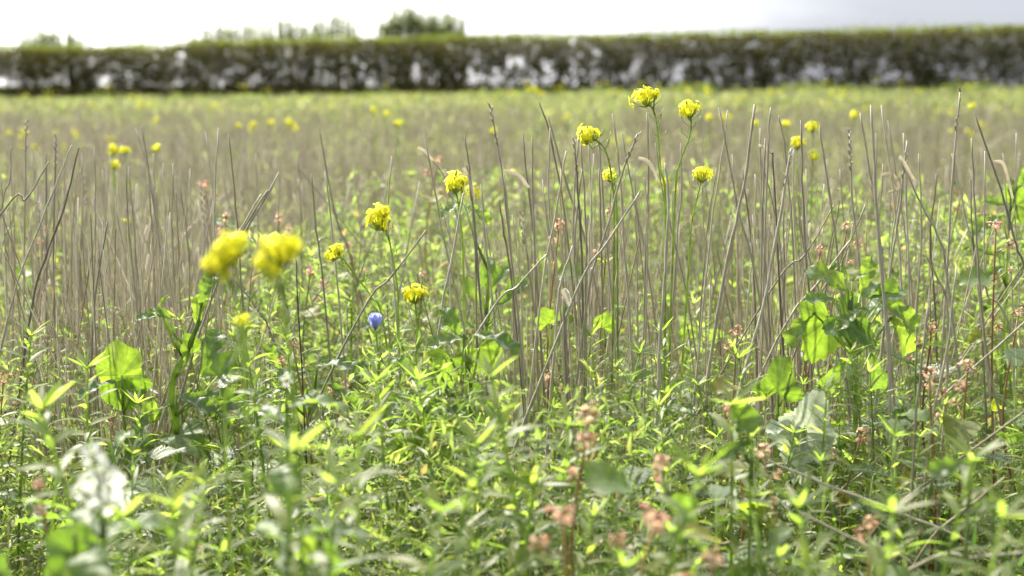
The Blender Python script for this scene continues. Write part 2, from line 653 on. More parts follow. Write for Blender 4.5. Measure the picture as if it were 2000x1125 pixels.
# unclipped bushes that stand up behind the hedge
def wispy_bush(px0, px1, ptop, Y, label, nshoot, dens, hfun):
    a, b = at(px0, 100, Y), at(px1, 100, Y)
    mid = (a + b) / 2
    base = Vector((mid.x, Y, gz(mid.x, Y)))
    root = empty('unclipped_bush', base)
    tag(root, label, 'bush')
    mb = MB()
    Pl, Dl, Ll = [], [], []
    for i in range(nshoot):
        f = (i + random.random()) / nshoot
        px = px0 + (px1 - px0) * f
        yt = ptop + hfun(f) + random.choice((random.uniform(-16, 4), random.uniform(0, 26)))
        x = at(px, 100, Y).x
        zt = EYE + (165 - yt) / FPX * Y
        yy = Y + random.uniform(-.4, .4)
        z0 = gz(x, yy)
        p0 = Vector((x + random.uniform(-.15, .15), yy, z0)) - base
        p1 = Vector((x + random.uniform(-.12, .12), yy, zt)) - base
        pm = (p0 + p1) / 2 + Vector((random.uniform(-.08, .08), 0, 0))
        mb.tube([p0, pm, p1], [.02, .012, .004], 4, cap=False)
        k = int(dens * (zt - z0) * 5.5)
        for j in range(k):
            tq = random.uniform(.74, 1.0)
            p = p0.lerp(p1, tq)
            sp = .12 * (1.2 - tq)
            Pl.append((p.x + random.gauss(0, sp), p.y + random.gauss(0, sp), p.z))
            Dl.append((random.gauss(0, .5), random.gauss(0, .5), 1 + random.gauss(0, .4)))
            Ll.append(random.uniform(.05, .13))
    mb.build('stem', M['bark'], root)
    Ll = np.array(Ll)
    V, F = many_leaves(np.array(Pl), np.array(Dl), rng.normal(0, 1, (len(Pl), 3)), Ll, Ll * .55)
    c = link('crown', np_mesh('crown', V, F, M['hedge_top']), root)
    tag(c, kind='stuff')


wispy_bush(38, 165, 66, 62.0, 'pale wispy bush rising above the hedge at its far left end', 110, 2.6, lambda f: 18 * abs(f - .5))
wispy_bush(215, 350, 78, 62.0, 'thin sparse shoots above the hedge left of the step in its top', 50, 1.5, lambda f: 8 * abs(f - .3))
wispy_bush(370, 700, 46, 60.5, 'wide thin row of upright shoots above the hedge left of the dense bush', 230, 2.6, lambda f: 16 * (1 - f) - 2 + 6 * math.sin(f * 20))
wispy_bush(735, 912, 34, 60.0, 'dense rounded unclipped bush rising above the hedge', 150, 3.6, lambda f: 5 * math.cos(f * 9) + 28 * max(0, f - .78) / .22 + 26 * max(0, .2 - f) / .2)


# ------------------------------------------------------------------ broad leaves
def leaf_sheet(name, mat, L, W, prof, nseg=16, droop=.35, cup=.2, wave=.012, seed=0, twist=0.0):
    rd = random.Random(seed)
    vs, fs, uv = [], [], []
    cols = (-1, -.55, 0, .55, 1)
    cur = Vector((0, 0, 0))
    ang = 0.0
    ph = rd.uniform(0, 6)
    for i in range(nseg + 1):
        t = i / nseg
        wl, wr = prof(t, -1), prof(t, 1)
        nn = Vector((0, -math.sin(ang), math.cos(ang)))
        for c in cols:
            wv = (wl if c < 0 else wr) * W * .5
            x = c * wv
            z = cup * abs(x) + wave * math.sin(t * 17 + ph + c * 1.5) * abs(c) ** 1.5 + .25 * wave * math.sin(t * 41 + c * 9 + ph)
            x2 = x * math.cos(twist * t) - z * math.sin(twist * t)
            z2 = x * math.sin(twist * t) + z * math.cos(twist * t)
            # side lobes sweep forward a little
            fwd = abs(c) * .12 * L * math.sin(math.pi * t)
            vs.append(cur + Vector((x2, 0, 0)) + nn * z2 + Vector((0, math.cos(ang), math.sin(ang))) * fwd)
            uv.append((t, (c + 1) / 2))
        ang -= droop / nseg * (1 + .6 * t)
        cur = cur + Vector((0, math.cos(ang), math.sin(ang))) * (L / nseg)
    k = len(cols)
    for i in range(nseg):
        for j in range(k - 1):
            a = i * k + j
            fs.append((a, a + 1, a + k + 1, a + k))
    mb = MB()
    mb.add(vs, fs, 0, uv)
    return mb.mesh(name, mat)


def p_lobed(t, s, k=9, d=.30):
    e = max(0.0, math.sin(math.pi * min(1, t * .97 + .03))) ** .6
    tooth = 1 - d * abs(math.sin(t * k + s * .5)) ** .7
    return max(.03, e * (.45 + .75 * t) * tooth * (1 if t < .93 else (1 - t) / .07 * .9 + .1))


def p_lyre(t, s):
    if t < .4:
        return .10 + .30 * max(0, math.sin(t * 24 + s * .6)) ** .6
    q = (t - .4) / .6
    return max(.02, math.sin(math.pi * min(1, q * .93 + .07)) ** .55 * (1 - .16 * abs(math.sin(q * 11 + s))))


def p_round(t, s):
    return max(.02, math.sin(math.pi * min(1, t ** 1.5 * .93 + .06)) ** .5 * (1 - .09 * abs(math.sin(t * 12 + s))))


def p_heart(t, s):
    return max(.02, (min(1, t * 9) ** .5) * (1 - t) ** .62 * 1.15 * (1 + .3 * t))


def p_oval(t, s):
    return max(.02, math.sin(math.pi * t ** .85) ** .8)


def fan_leaf(name, mat, Rf, spread, pleat, droop, seed, K=44, rings=4):
    rd = random.Random(seed)
    ph = rd.uniform(0, 6)
    vs, fs, uv = [Vector((0, 0, 0))], [], [(0, .5)]
    for j in range(1, rings + 1):
        for k in range(K + 1):
            th = (k / K * 2 - 1) * spread
            rr = Rf(th) * j / rings
            f = j / rings
            x, y = rr * math.sin(th), rr * math.cos(th)
            z = pleat * f ** 1.3 * math.cos(th / spread * math.pi * 4.5 + ph) + .10 * abs(x) - droop * y * abs(y) / .06 + .5 * pleat * f * math.sin(th * 2.1 + ph)
            vs.append(Vector((x, y, z)))
            uv.append((f, k / K))
    n = K + 1
    for k in range(K):
        fs.append((0, 1 + k + 1, 1 + k))
    for j in range(rings - 1):
        for k in range(K):
            a = 1 + j * n + k
            fs.append((a, a + 1, a + n + 1, a + n))
    mb = MB()
    mb.add(vs, fs, 0, uv)
    return mb.mesh(name, mat)


def r_round(th):
    return .054 * (.70 + .26 * math.cos(th) + .05 * math.sin(th * 2.3 + 1)) * (1 - .05 * abs(((th * 5.1) % 1.0) * 2 - 1)) * (1 - .10 * abs(math.sin(th * 3.2)) ** 3 - .02 * abs(math.sin(th * 17)))


def r_palm(th):
    return .066 * (.62 + .38 * math.cos(th * .8)) * (1 - .36 * abs(math.sin(th * 1.9)) ** 1.6) * (1 - .13 * abs(((th * 4.6) % 1.0) * 2 - 1))


LB = [leaf_sheet('lobed_leaf', M['brassica'], .085, .052, lambda t, s: p_lobed(t, s), 20, .9, .25, .004, 1),
      leaf_sheet('toothed_leaf', M['brassica'], .07, .040, lambda t, s: p_lobed(t, s, 14, .22), 20, .5, .35, .003, 2),
      leaf_sheet('lyre_leaf', M['brassica'], .10, .05, p_lyre, 22, 1.2, .2, .004, 3),
      leaf_sheet('small_leaf', M['brassica'], .05, .018, p_oval, 10, .7, .3, .002, 4),
      fan_leaf('round_leaf', M['fan'], r_round, 2.0, .0022, .15, 5),
      fan_leaf('broad_leaf', M['fan'], r_palm, 2.3, .0030, .25, 6, 60)]
LH = [leaf_sheet('heart_leaf', M['buckwheat'], .05, .045, p_heart, 12, .5, .25, .002, 7),
      leaf_sheet('heart_leaf', M['buckwheat'], .04, .034, p_heart, 12, .9, .35, .002, 8),
      leaf_sheet('oval_leaf', M['buckwheat'], .055, .030, p_oval, 12, .6, .3, .002, 9)]


def place_leaf(me, parent, base, d, n, s, name='leaf'):
    d = d.normalized()
    n = n - d * n.dot(d)
    n = n.normalized() if n.length > 1e-5 else d.orthogonal().normalized()
    x = d.cross(n)
    m = Matrix(((x.x, d.x, n.x), (x.y, d.y, n.y), (x.z, d.z, n.z)))
    o = link(name, me, parent)
    o.location = base
    o.rotation_euler = m.to_euler()
    o.scale = (s, s, s)
    return o


# ------------------------------------------------------------------ yellow flower heads
def petal_flower(mb, c, d, r, mi, npet=4, W=.8, cupv=.3):
    d = d.normalized()
    a = d.orthogonal().normalized()
    a.rotate(Matrix.Rotation(random.uniform(0, 6.28), 3, d))
    b = d.cross(a)
    for k in range(npet):
        q = 2 * math.pi * k / npet
        e = a * math.cos(q) + b * math.sin(q)
        mb.blade(c, e + d * cupv, d, r, r * W, random.uniform(.2, .9), 2, mi, wp=lambda t: (.25, 1.0, .75)[int(round(t * 2))], fold=-.1)


def flower_head_mesh(seed, R0=.0165, n=26, elong=1.0):
    st = random.getstate()
    random.seed(seed)
    mb = MB()
    for i in range(n):
        z = 1 - 1.35 * (i + .5) / n
        q = i * 2.4 + random.uniform(-.3, .3)
        rr = math.sqrt(max(0, 1 - z * z))
        d = Vector((rr * math.cos(q), rr * math.sin(q), z))
        rad = R0 * random.choice((random.uniform(.5, .95), random.uniform(.85, 1.3)))
        c = Vector((d.x * rad, d.y * rad, d.z * rad * elong))
        if z > .86:
            mb.tube([c * .5, c * .75, c * .9], [.0008, .0017, .0006], 5, 1)
            continue
        petal_flower(mb, c, d + Vector((0, 0, .25)), random.uniform(.0052, .0078), 0)
        mb.tube([Vector((0, 0, -R0 * .9)) * (.3 + .7 * rr), c], [.0006, .0006], 3, 1, cap=False)
    random.setstate(st)
    return mb.mesh('flower_head', [M['yellow'], M['bud']])


FH = [flower_head_mesh(1, .0165, 20), flower_head_mesh(2, .018, 23, .8), flower_head_mesh(3, .014, 15), flower_head_mesh(4, .015, 22, 1.6)]


def smooth_path(pts, n):
    """Catmull-Rom through the points"""
    out = []
    P = [pts[0] * 2 - pts[1]] + list(pts) + [pts[-1] * 2 - pts[-2]]
    for i in range(1, len(P) - 2):
        for k in range(n):
            t = k / n
            a, b, c, d = P[i - 1], P[i], P[i + 1], P[i + 2]
            out.append(.5 * ((2 * b) + (c - a) * t + (2 * a - 5 * b + 4 * c - d) * t * t + (3 * b - a - 3 * c + d) * t ** 3))
    out.append(pts[-1].copy())
    return out


def mustard(px, py, Y, label, stem=(), size=1.0, fh=0, second=None, leaves=4, name='mustard_plant', group=None, tilt=0):
    """stem: photo points under the head; the plant is rooted in the soil"""
    head = at(px, py, Y)
    pts = [head - Vector((0, 0, .012 * size))] + [at(a, b, Y) for a, b in stem]
    last = pts[-1]
    prev = pts[-2] if len(pts) > 1 else head + Vector((0, 0, .1))
    dirn = (last - prev).normalized()
    dirn = (dirn + Vector((0, 0, -2))).normalized()
    bx, by = last.x + dirn.x * .25 + random.uniform(-.02, .02), Y + random.uniform(-.03, .05)
    z0 = gz(bx, by)
    base = Vector((bx, by, z0))
    pts.append(last.lerp(base, .5) + Vector((dirn.x * .05, 0, 0)))
    pts.append(base)
    root = empty(name, base)
    tag(root, label, 'mustard plant', group)
    path = [p - base for p in smooth_path(pts, 6)]
    n = len(path)
    mb = MB()
    mb.tube(path, [.0009 * size + .0012 * i / n for i in range(n)], 6)
    for i in range(14):                      # pods and spent flower stalks under the head
        k = 1 + int(i * .5 * n / 20)
        if k >= n - 2:
            break
        q = i * 2.4
        d = Vector((math.cos(q), math.sin(q), .75)).normalized()
        p = path[k].lerp(path[k + 1], random.random())
        e = p + d * random.uniform(.010, .018)
        mb.tube([p, e, e + Vector((d.x * .3, d.y * .3, 1)) * .006], [.0004, .0005, .0009], 4)
    mb.build('stem', M['stem'], root)
    h = link('flower_head', FH[fh % 4], root)
    h.location = head - base
    h.scale = (size,) * 3
    h.rotation_euler = (random.uniform(-.4, .3), tilt, random.uniform(0, 6))
    if second:
        for (a, b, s2) in second:
            q = at(a, b, Y - .01)
            h = link('flower_head', FH[(fh + 1) % 4], root)
            h.location = q - base
            h.scale = (s2,) * 3
            h.rotation_euler = (random.uniform(-.5, .5), random.uniform(-.5, .5), random.uniform(0, 6))
            mb = MB()
            k = min(n - 3, 8)
            mb.tube([path[k], (path[k] + q - base) / 2 + Vector((0, .01, -.01)), q - base], [.0014, .0011, .0009], 5)
            mb.build('side_stem', M['stem'], root)
    for i in range(leaves):
        k = int(n * (.80 + .18 * i / max(1, leaves)))
        q = random.uniform(0, 6.28)
        place_leaf(random.choice(LB[:4]), root, path[min(k, n - 2)], Vector((math.cos(q), math.sin(q), random.uniform(.2, .9))), Vector((0, 0, 1)) + Vector((random.uniform(-.4, .4), -.3, 0)), random.uniform(.7, 1.2))
    return root


mustard(1258, 190, 1.92, 'tall mustard plant whose yellow head overlaps the foot of the hedge', [(1275, 212), (1285, 260), (1290, 330), (1300, 420)], .98, 0, [(1278, 184, .45)])
mustard(1345, 214, 1.95, 'mustard with a domed yellow head right of the tallest one', [(1350, 235), (1346, 270), (1328, 320), (1318, 400)], .9, 1)
mustard(1152, 262, 1.88, 'mustard head drooping behind dry stalks left of the tallest flower', [(1166, 275), (1185, 300), (1196, 360), (1200, 450)], .95, 2, [(1143, 272, .6)])
mustard(1190, 344, 1.98, 'small ragged yellow mustard head low between two crossing stalks', [(1196, 360), (1205, 420)], .65, 2)
mustard(1371, 341, 1.95, 'mustard head crossed by one thin stalk below the domed head', [(1368, 362), (1352, 430), (1345, 520)], .82, 0)
mustard(888, 360, 1.95, 'upright oblong yellow mustard head with a broad leaf just under it', [(893, 385), (900, 440), (905, 520)], .92, 3, [(905, 352, .45)])
mustard(738, 430, 1.85, 'sharp ragged mustard head on a bright green curved stem', [(755, 455), (768, 510), (778, 580), (778, 640)], 1.05, 3, [(748, 414, .6)])
mustard(648, 497, 1.9, 'mustard head hanging over to the left with its stem arching right', [(668, 505), (695, 540), (725, 580), (750, 640)], .8, 2, [(660, 490, .5)])
mustard(808, 574, 1.85, 'lowest yellow mustard head, above the blue flower', [(812, 600), (815, 660), (812, 720)], .88, 1, [(826, 572, .5)])
mustard(445, 492, 1.02, 'blurred near mustard whose yellow head slants down to the left', [(445, 540), (470, 620), (480, 800)], .72, 3, [(418, 522, .62), (458, 480, .66), (432, 505, .6)], name='mustard_plant')
mustard(548, 488, 0.98, 'blurred near mustard with a broad yellow head and one flower apart on its left', [(545, 540), (560, 640), (575, 800)], .8, 1, [(508, 512, .42), (528, 524, .6), (562, 478, .6)])
mustard(470, 628, 1.15, 'small yellow green bud head on a pale near stem', [(462, 680), (445, 760), (440, 860)], .45, 2)
bgm = [(1587, 248, 3.0, 'upper of the three soft yellow heads in a group right of the sharp flowers'),
       (1558, 279, 2.9, 'left one of the three soft yellow heads in a group'),
       (1590, 305, 3.0, 'lowest of the three soft yellow heads in a group'),
       (1668, 226, 4.4, 'soft yellow head right of the group of three'),
       (1898, 207, 5.0, 'soft yellow head beside the tall stalk near the right edge'),
       (1535, 242, 5.0, 'pale small yellow head above the group of three'),
       (777, 240, 4.6, 'lone soft yellow head left of the stalk clump in the middle distance'),
       (221, 294, 3.6, 'left of two close yellow heads behind the left stalks'),
       (243, 294, 3.7, 'right of two close yellow heads behind the left stalks'),
       (226, 323, 3.6, 'small yellow head under the close pair at the left'),
       (304, 290, 4.1, 'soft yellow head right of the close pair at the left'),
       (730, 215, 6.5, 'left of two faint yellow heads side by side under the dense bush'),
       (755, 221, 6.5, 'right of two faint yellow heads side by side under the dense bush'),
       (1300, 355, 2.6, 'tiny yellow head low between the two tallest mustards'),
       (963, 255, 5.2, 'faint yellow head behind a tall leaning stalk'),
       (1385, 230, 5.5, 'faint yellow head just right of the domed sharp one'),
       (1475, 240, 5.0, 'faint yellow head behind the thick leaning stalk'),
       (247, 432, 2.8, 'tiny faint yellow head deep among the left stalks'),
       (925, 375, 2.9, 'yellow green head half hidden beside the oblong one')]
for i, (a, b, Y, lab) in enumerate(bgm):
    mustard(a, b, Y, lab, [(a + random.uniform(-4, 4), b + 30)], random.uniform(.75, 1.0) * (.6 if i in (13, 17) else 1), i, leaves=2)

# far mustards: one plant with several heads, copied
farm = empty('mustard_plant', (0, 0, 0))
mb = MB()
for k in range(4):
    q = random.uniform(0, 6.28)
    tip = Vector((math.cos(q) * .10, math.sin(q) * .10, random.uniform(.50, .66)))
    mb.tube([Vector((0, 0, 0)), Vector((tip.x * .3, tip.y * .3, .35)), tip], [.004, .002, .001], 4)
    h = link('flower_head', FH[k % 4], farm)
    h.location = tip
    h.scale = (1.35,) * 3
mb.build('stem', M['stem'], farm)
for k in range(5):
    q = random.uniform(0, 6.28)
    place_leaf(LB[k % 4], farm, Vector((0, 0, .15 + .06 * k)), Vector((math.cos(q), math.sin(q), .5)), Vector((0, 0, 1)), 1.6)
tag(farm, 'yellow flowering mustard plant blurred far out in the field', 'mustard plant', 'mustard plants in the far field')
farspots = [(20, 245), (62, 243), (130, 222), (145, 232), (85, 188), (45, 186), (225, 225), (290, 205), (296, 213), (285, 187), (262, 186), (410, 200),
            (560, 235), (815, 185), (468, 231), (1100, 205), (1140, 217), (1220, 235), (1050, 180), (1000, 182), (1200, 180), (1430, 215), (1500, 178),
            (1350, 178), (1610, 185), (1700, 190), (1760, 180), (1845, 203), (1880, 222), (1955, 170), (1930, 215), (1660, 175), (1560, 175), (950, 184), (700, 186), (1800, 172), (520, 187), (640, 188), (1980, 190), (1455, 186)]
for i, (a, b) in enumerate(farspots):
    best = None
    for Yt in np.arange(9, 52, .5):          # stand it where its heads reach that height
        p = at(a, b, Yt)
        e = abs(p.z - (gz(p.x, Yt) + .6))
        if best is None or e < best[0]:
            best = (e, Yt, p)
    _, Yt, p = best
    o = farm if i == 0 else copy_tree(farm)
    s = random.uniform(.7, 1.0)
    o.location = (p.x, Yt, gz(p.x, Yt))
    o.rotation_euler = (0, 0, random.uniform(0, 6))
    o.scale = (s, s, s)
hb = 0
for i in range(48):                           # a loose band along the hedge foot and across the far field
    px = random.uniform(-20, 2020)
    if px < 1000 and random.random() < .35:
        px += 1000
    Yt = random.choice((random.uniform(14, 44), random.uniform(40, 46)))
    x = at(px, 200, Yt).x
    o = copy_tree(farm)
    s = random.uniform(.7, 1.25)
    o.location = (x, Yt, gz(x, Yt))
    o.rotation_euler = (0, 0, random.uniform(0, 6))
    o.scale = (s, s, s)
    o['label'] = 'small yellow flowered mustard lost in the blur towards the hedge'
    o['group'] = 'mustard plants towards the hedge'

# ------------------------------------------------------------------ dry stalks
def stalk_mesh_part(mb, path, r, taper=.55, sides=6):
    n = len(path)
    rad = []
    nodes = {int(n * .28), int(n * .62)}
    for i in range(n):
        q = r * (taper + (1 - taper) * i / (n - 1))
        rad.append(q * (1.35 if i in nodes else 1))
    mb.tube(path, rad, sides)


def how(p):
    dx = (p[0][0] - p[-1][0]) / max(30, abs(p[-1][1] - p[0][1]))
    lean = 'leaning left ' if dx < -.1 else 'leaning right ' if dx > .1 else 'bolt upright ' if abs(dx) < .03 else 'nearly upright '
    top = 'reaching high' if p[0][1] < 262 else 'of middling height' if p[0][1] < 325 else 'rather short'
    return lean, top


def stalk(pts, Y, label, r=.0021, ear=False, ribbon=None, group=None, name='dry_stalk', end=False, mat='straw', taper=.55, dY=0.0, color=None):
    W = []
    for i, (a, b) in enumerate(pts):
        W.append(at(a, b, Y + dY * i / max(1, len(pts) - 1)))
    if len(W) == 2:
        mid = W[0].lerp(W[1], .5) + Vector((random.gauss(0, .0045), 0, 0))
        W.insert(1, mid)
    if not end:
        d = (W[-1] - W[-2]).normalized()
        last = W[-1]
        d = (d + Vector((0, random.uniform(-.03, .06), -.5))).normalized()
        gzz = gz(last.x, last.y)
        h = last.z - gzz
        reach = min(h / max(.15, -d.z), .7)
        q = last + d * reach
        q.z = gz(q.x, q.y) - .01
        W.append(last.lerp(q, .5) + Vector((0, 0, 0)))
        W.append(q)
    base = W[-1].copy()
    root = empty(name, base)
    tag(root, label, 'stalk', group)
    path = [p - base for p in smooth_path(W, 5)]
    jit = [Vector((random.gauss(0, .0004), random.gauss(0, .0004), 0)) for _ in path]
    path = [p + j for p, j in zip(path, jit)]
    mb = MB()
    stalk_mesh_part(mb, path, r, taper)
    mb.build('stem', M[mat], root)
    d0 = (path[0] - path[2]).normalized()
    if ear:
        me = MB()
        for i in range(11):
            s_ = 1 if i % 2 else -1
            p = path[0] - d0 * (.005 * i)
            side = Vector((s_, .3 * s_, 0))
            if random.random() < .25:
                continue
            me.tube([p, p + (d0 + side * .3) * .005, p + (d0 + side * random.uniform(.2, .5)) * random.uniform(.006, .010)], [.0008, random.uniform(.0008, .0014), .0003], 4)
        me.build('seed_head', M['straw'], root)
    if ribbon:
        rb = [at(a, b, Y - .004) - base for a, b in ribbon]
        rp = smooth_path(rb, 4)
        mbb = MB()
        vs, fs, uv = [], [], []
        for i, p in enumerate(rp):
            t = i / (len(rp) - 1)
            dd = (rp[min(i + 1, len(rp) - 1)] - rp[max(i - 1, 0)]).normalized()
            sd_ = dd.cross(Vector((.3 * math.sin(3 * t), -1, .2))).normalized()
            wv = .0028 * (1 - .7 * abs(t - .4))
            vs += [p - sd_ * wv, p + Vector((0, .001, 0)), p + sd_ * wv]
            uv += [(t, 0), (t, .5), (t, 1)]
        for i in range(len(rp) - 1):
            fs += [(i * 3, i * 3 + 1, i * 3 + 4, i * 3 + 3), (i * 3 + 1, i * 3 + 2, i * 3 + 5, i * 3 + 4)]
        mbb.add(vs, fs, 0, uv)
        mbb.build('dead_leaf', M['dead'], root)
    return root


GL = 'dry stalks standing in the left clump'
LL = 'thin upright dry stalk packed in the brown clump at the left'
left = [([(22, 285), (0, 420)], 2.1), ([(52, 235), (48, 430), (46, 640)], 2.2), ([(62, 300), (72, 620)], 2.3),
        ([(140, 284), (108, 364), (78, 439), (19, 607)], 2.0), ([(153, 288), (127, 398), (86, 510), (60, 610)], 2.05),
        ([(95, 316), (50, 390), (0, 420)], 2.0), ([(110, 270), (107, 640)], 2.2), ([(90, 300), (90, 640)], 2.4), ([(185, 290), (180, 640)], 2.2),
        ([(265, 250), (298, 370), (340, 640)], 2.25), ([(277, 245), (300, 400), (345, 700)], 2.2), ([(245, 320), (272, 640)], 2.1),
        ([(252, 325), (264, 480), (268, 640)], 2.3), ([(427, 250), (418, 420), (428, 600)], 2.05), ([(402, 258), (418, 400), (430, 520)], 2.2),
        ([(447, 260), (460, 400), (470, 540)], 2.1), ([(230, 320), (240, 600)], 2.4), ([(210, 435), (185, 600)], 2.0), ([(338, 320), (345, 640)], 2.2),
        ([(350, 355), (370, 640)], 2.3), ([(160, 300), (165, 620)], 2.4), ([(200, 330), (225, 640)], 2.5), ([(300, 300), (310, 640)], 2.5),
        ([(20, 330), (24, 640)], 2.4), ([(0, 330), (14, 640)], 2.3), ([(75, 340), (80, 660)], 2.5), ([(125, 310), (135, 660)], 2.5),
        ([(150, 340), (148, 680)], 2.35), ([(290, 340), (305, 660)], 2.4), ([(318, 320), (330, 650)], 2.5), ([(370, 330), (385, 620)], 2.4),
        ([(395, 380), (400, 600)], 2.5), ([(215, 300), (205, 620)], 2.55), ([(35, 380), (0, 500)], 2.3), ([(135, 360), (60, 640)], 2.3),
        ([(190, 400), (150, 650)], 2.4), ([(608, 340), (618, 450), (632, 560)], 2.1), ([(623, 245), (655, 420), (690, 520)], 2.5),
        ([(635, 335), (652, 480), (665, 620)], 2.0), ([(582, 300), (590, 540)], 2.6), ([(690, 330), (700, 560)], 2.6), ([(500, 300), (505, 560)], 2.6)]
for i, (p, Y) in enumerate(left):
    ln_, tp_ = how(p)
    stalk(p, Y, 'thin dry stalk ' + ln_ + 'in the brown left clump, ' + tp_ if p[0][0] < 500 else 'thin dry stalk standing between the left clump and the curved green stem', random.uniform(.0014, .0022),
          ear=(i in (1, 6)), group=GL if p[0][0] < 500 else 'dry stalks right of the left clump')
for p in ([(545, 337), (470, 470), (395, 600)], [(522, 372), (455, 480), (380, 610)], [(510, 380), (450, 480), (400, 570)], [(532, 365), (480, 450), (410, 590)]):
    stalk(p, 1.95, 'dry stalk of the slanting bundle passing behind the near yellow head', random.uniform(.0017, .0021), group='slanting bundle of dry stalks')
LM = 'upright dry stalk in the open stand at the centre'
GM = 'dry stalks in the centre stand'
mid = [([(765, 305), (758, 430), (770, 560)], 1.95, 0), ([(828, 262), (870, 480), (905, 640)], 1.95, 0),
       ([(907, 263), (918, 350), (928, 480), (931, 620)], 1.9, 0), ([(905, 378), (880, 520), (860, 620)], 1.85, 0),
       ([(958, 212), (980, 330), (1000, 520), (1012, 620)], 1.9, 1), ([(1053, 200), (1078, 280), (1110, 480)], 1.98, 0),
       ([(1070, 228), (1110, 370), (1150, 500)], 2.1, 0), ([(1020, 262), (1035, 400), (1045, 500)], 2.0, 0), ([(1040, 268), (1045, 520)], 1.95, 0),
       ([(1075, 250), (1072, 400), (1090, 560)], 1.92, 0), ([(1131, 260), (1130, 620)], 1.95, 0), ([(1122, 278), (1138, 600)], 1.9, 1),
       ([(1134, 265), (1144, 620)], 1.97, 0), ([(1105, 295), (1085, 420), (1060, 560)], 1.9, 0), ([(1170, 258), (1180, 430), (1196, 600)], 1.9, 0),
       ([(1197, 222), (1212, 350), (1218, 480), (1230, 620)], 1.88, 0), ([(1215, 262), (1240, 400), (1265, 520)], 2.1, 0),
       ([(1265, 220), (1262, 480)], 1.97, 0), ([(1280, 280), (1300, 400), (1345, 600)], 2.0, 0), ([(1330, 280), (1322, 480)], 2.1, 0),
       ([(940, 360), (965, 620)], 1.95, 0), ([(1120, 480), (1088, 620)], 1.85, 0), ([(1195, 330), (1190, 600)], 2.0, 0),
       ([(1150, 270), (1156, 560)], 2.05, 0), ([(1160, 300), (1150, 620)], 2.0, 0), ([(985, 340), (1002, 600)], 2.1, 0),
       ([(1095, 330), (1108, 600)], 2.1, 0), ([(1060, 350), (1075, 640)], 2.15, 0), ([(1240, 330), (1245, 600)], 2.2, 0), ([(870, 330), (880, 600)], 2.4, 0),
       ([(1137, 330), (1136, 640)], 1.9, 0), ([(1148, 420), (1142, 640)], 1.88, 0), ([(1170, 330), (1176, 620)], 2.05, 0), ([(1000, 420), (1020, 640)], 1.95, 0)]
for p, Y, e in mid:
    ln_, tp_ = how(p)
    stalk(p, Y, 'dry stalk ' + ln_ + 'in the open centre stand, ' + tp_ + (' with ragged top' if e else ''), random.uniform(.0014, .0022), ear=bool(e), group=GM)
LR = 'upright dry stalk in the tall stand right of the centre'
GR = 'dry stalks in the right stand'
right = [([(1405, 210), (1440, 400), (1480, 560)], 1.95, 0), ([(1422, 215), (1405, 340), (1385, 480)], 1.95, 0),
         ([(1505, 210), (1500, 300), (1490, 600)], 1.9, 0), ([(1485, 250), (1487, 600)], 1.95, 0), ([(1495, 270), (1500, 600)], 1.92, 0),
         ([(1520, 225), (1535, 300), (1552, 540)], 2.0, 0), ([(1565, 235), (1570, 430), (1582, 620)], 1.9, 0), ([(1600, 245), (1620, 380), (1640, 540)], 1.95, 0),
         ([(1660, 260), (1665, 400), (1682, 540)], 1.9, 1), ([(1680, 220), (1700, 340), (1716, 440)], 1.95, 0), ([(1722, 205), (1745, 380), (1762, 560)], 1.95, 0),
         ([(1735, 235), (1755, 380), (1778, 540)], 2.0, 0), ([(1772, 275), (1755, 420), (1735, 560)], 1.88, 1), ([(1765, 260), (1770, 400), (1776, 580)], 1.92, 0),
         ([(1898, 270), (1906, 440), (1917, 600), (1932, 717), (1965, 880)], 1.9, 0), ([(1860, 300), (1885, 420), (1905, 520)], 2.1, 0),
         ([(1925, 295), (1925, 560), (1965, 620)], 2.0, 0), ([(1895, 350), (1915, 600)], 2.1, 0), ([(1430, 300), (1440, 600)], 2.15, 0),
         ([(1450, 330), (1475, 600)], 2.05, 0), ([(1480, 290), (1530, 560)], 2.0, 0), ([(1475, 340), (1460, 600)], 2.1, 0), ([(1510, 340), (1540, 620)], 2.1, 0),
         ([(1550, 290), (1558, 560)], 2.1, 0), ([(1370, 360), (1378, 600)], 2.2, 0), ([(1725, 320), (1730, 600)], 2.1, 0), ([(1795, 300), (1790, 600)], 2.2, 0),
         ([(1830, 340), (1826, 600)], 2.2, 0), ([(1400, 330), (1372, 560)], 2.0, 0), ([(1985, 260), (1990, 560)], 2.3, 0), ([(1960, 300), (1978, 600)], 2.2, 0),
         ([(1712, 260), (1722, 560)], 2.1, 0), ([(1640, 330), (1652, 600)], 2.3, 0), ([(1610, 360), (1600, 600)], 2.3, 0), ([(1575, 330), (1590, 600)], 2.3, 0),
         ([(1492, 400), (1485, 680)], 1.95, 0), ([(1503, 420), (1512, 680)], 2.0, 0), ([(1470, 420), (1500, 700)], 2.05, 0), ([(1530, 420), (1525, 680)], 2.05, 0)]
for p, Y, e in right:
    ln_, tp_ = how(p)
    stalk(p, Y, 'dry stalk ' + ln_ + 'in the tall right stand, ' + tp_ + (' with ragged top' if e else ''), random.uniform(.0014, .0022), ear=bool(e), group=GR)
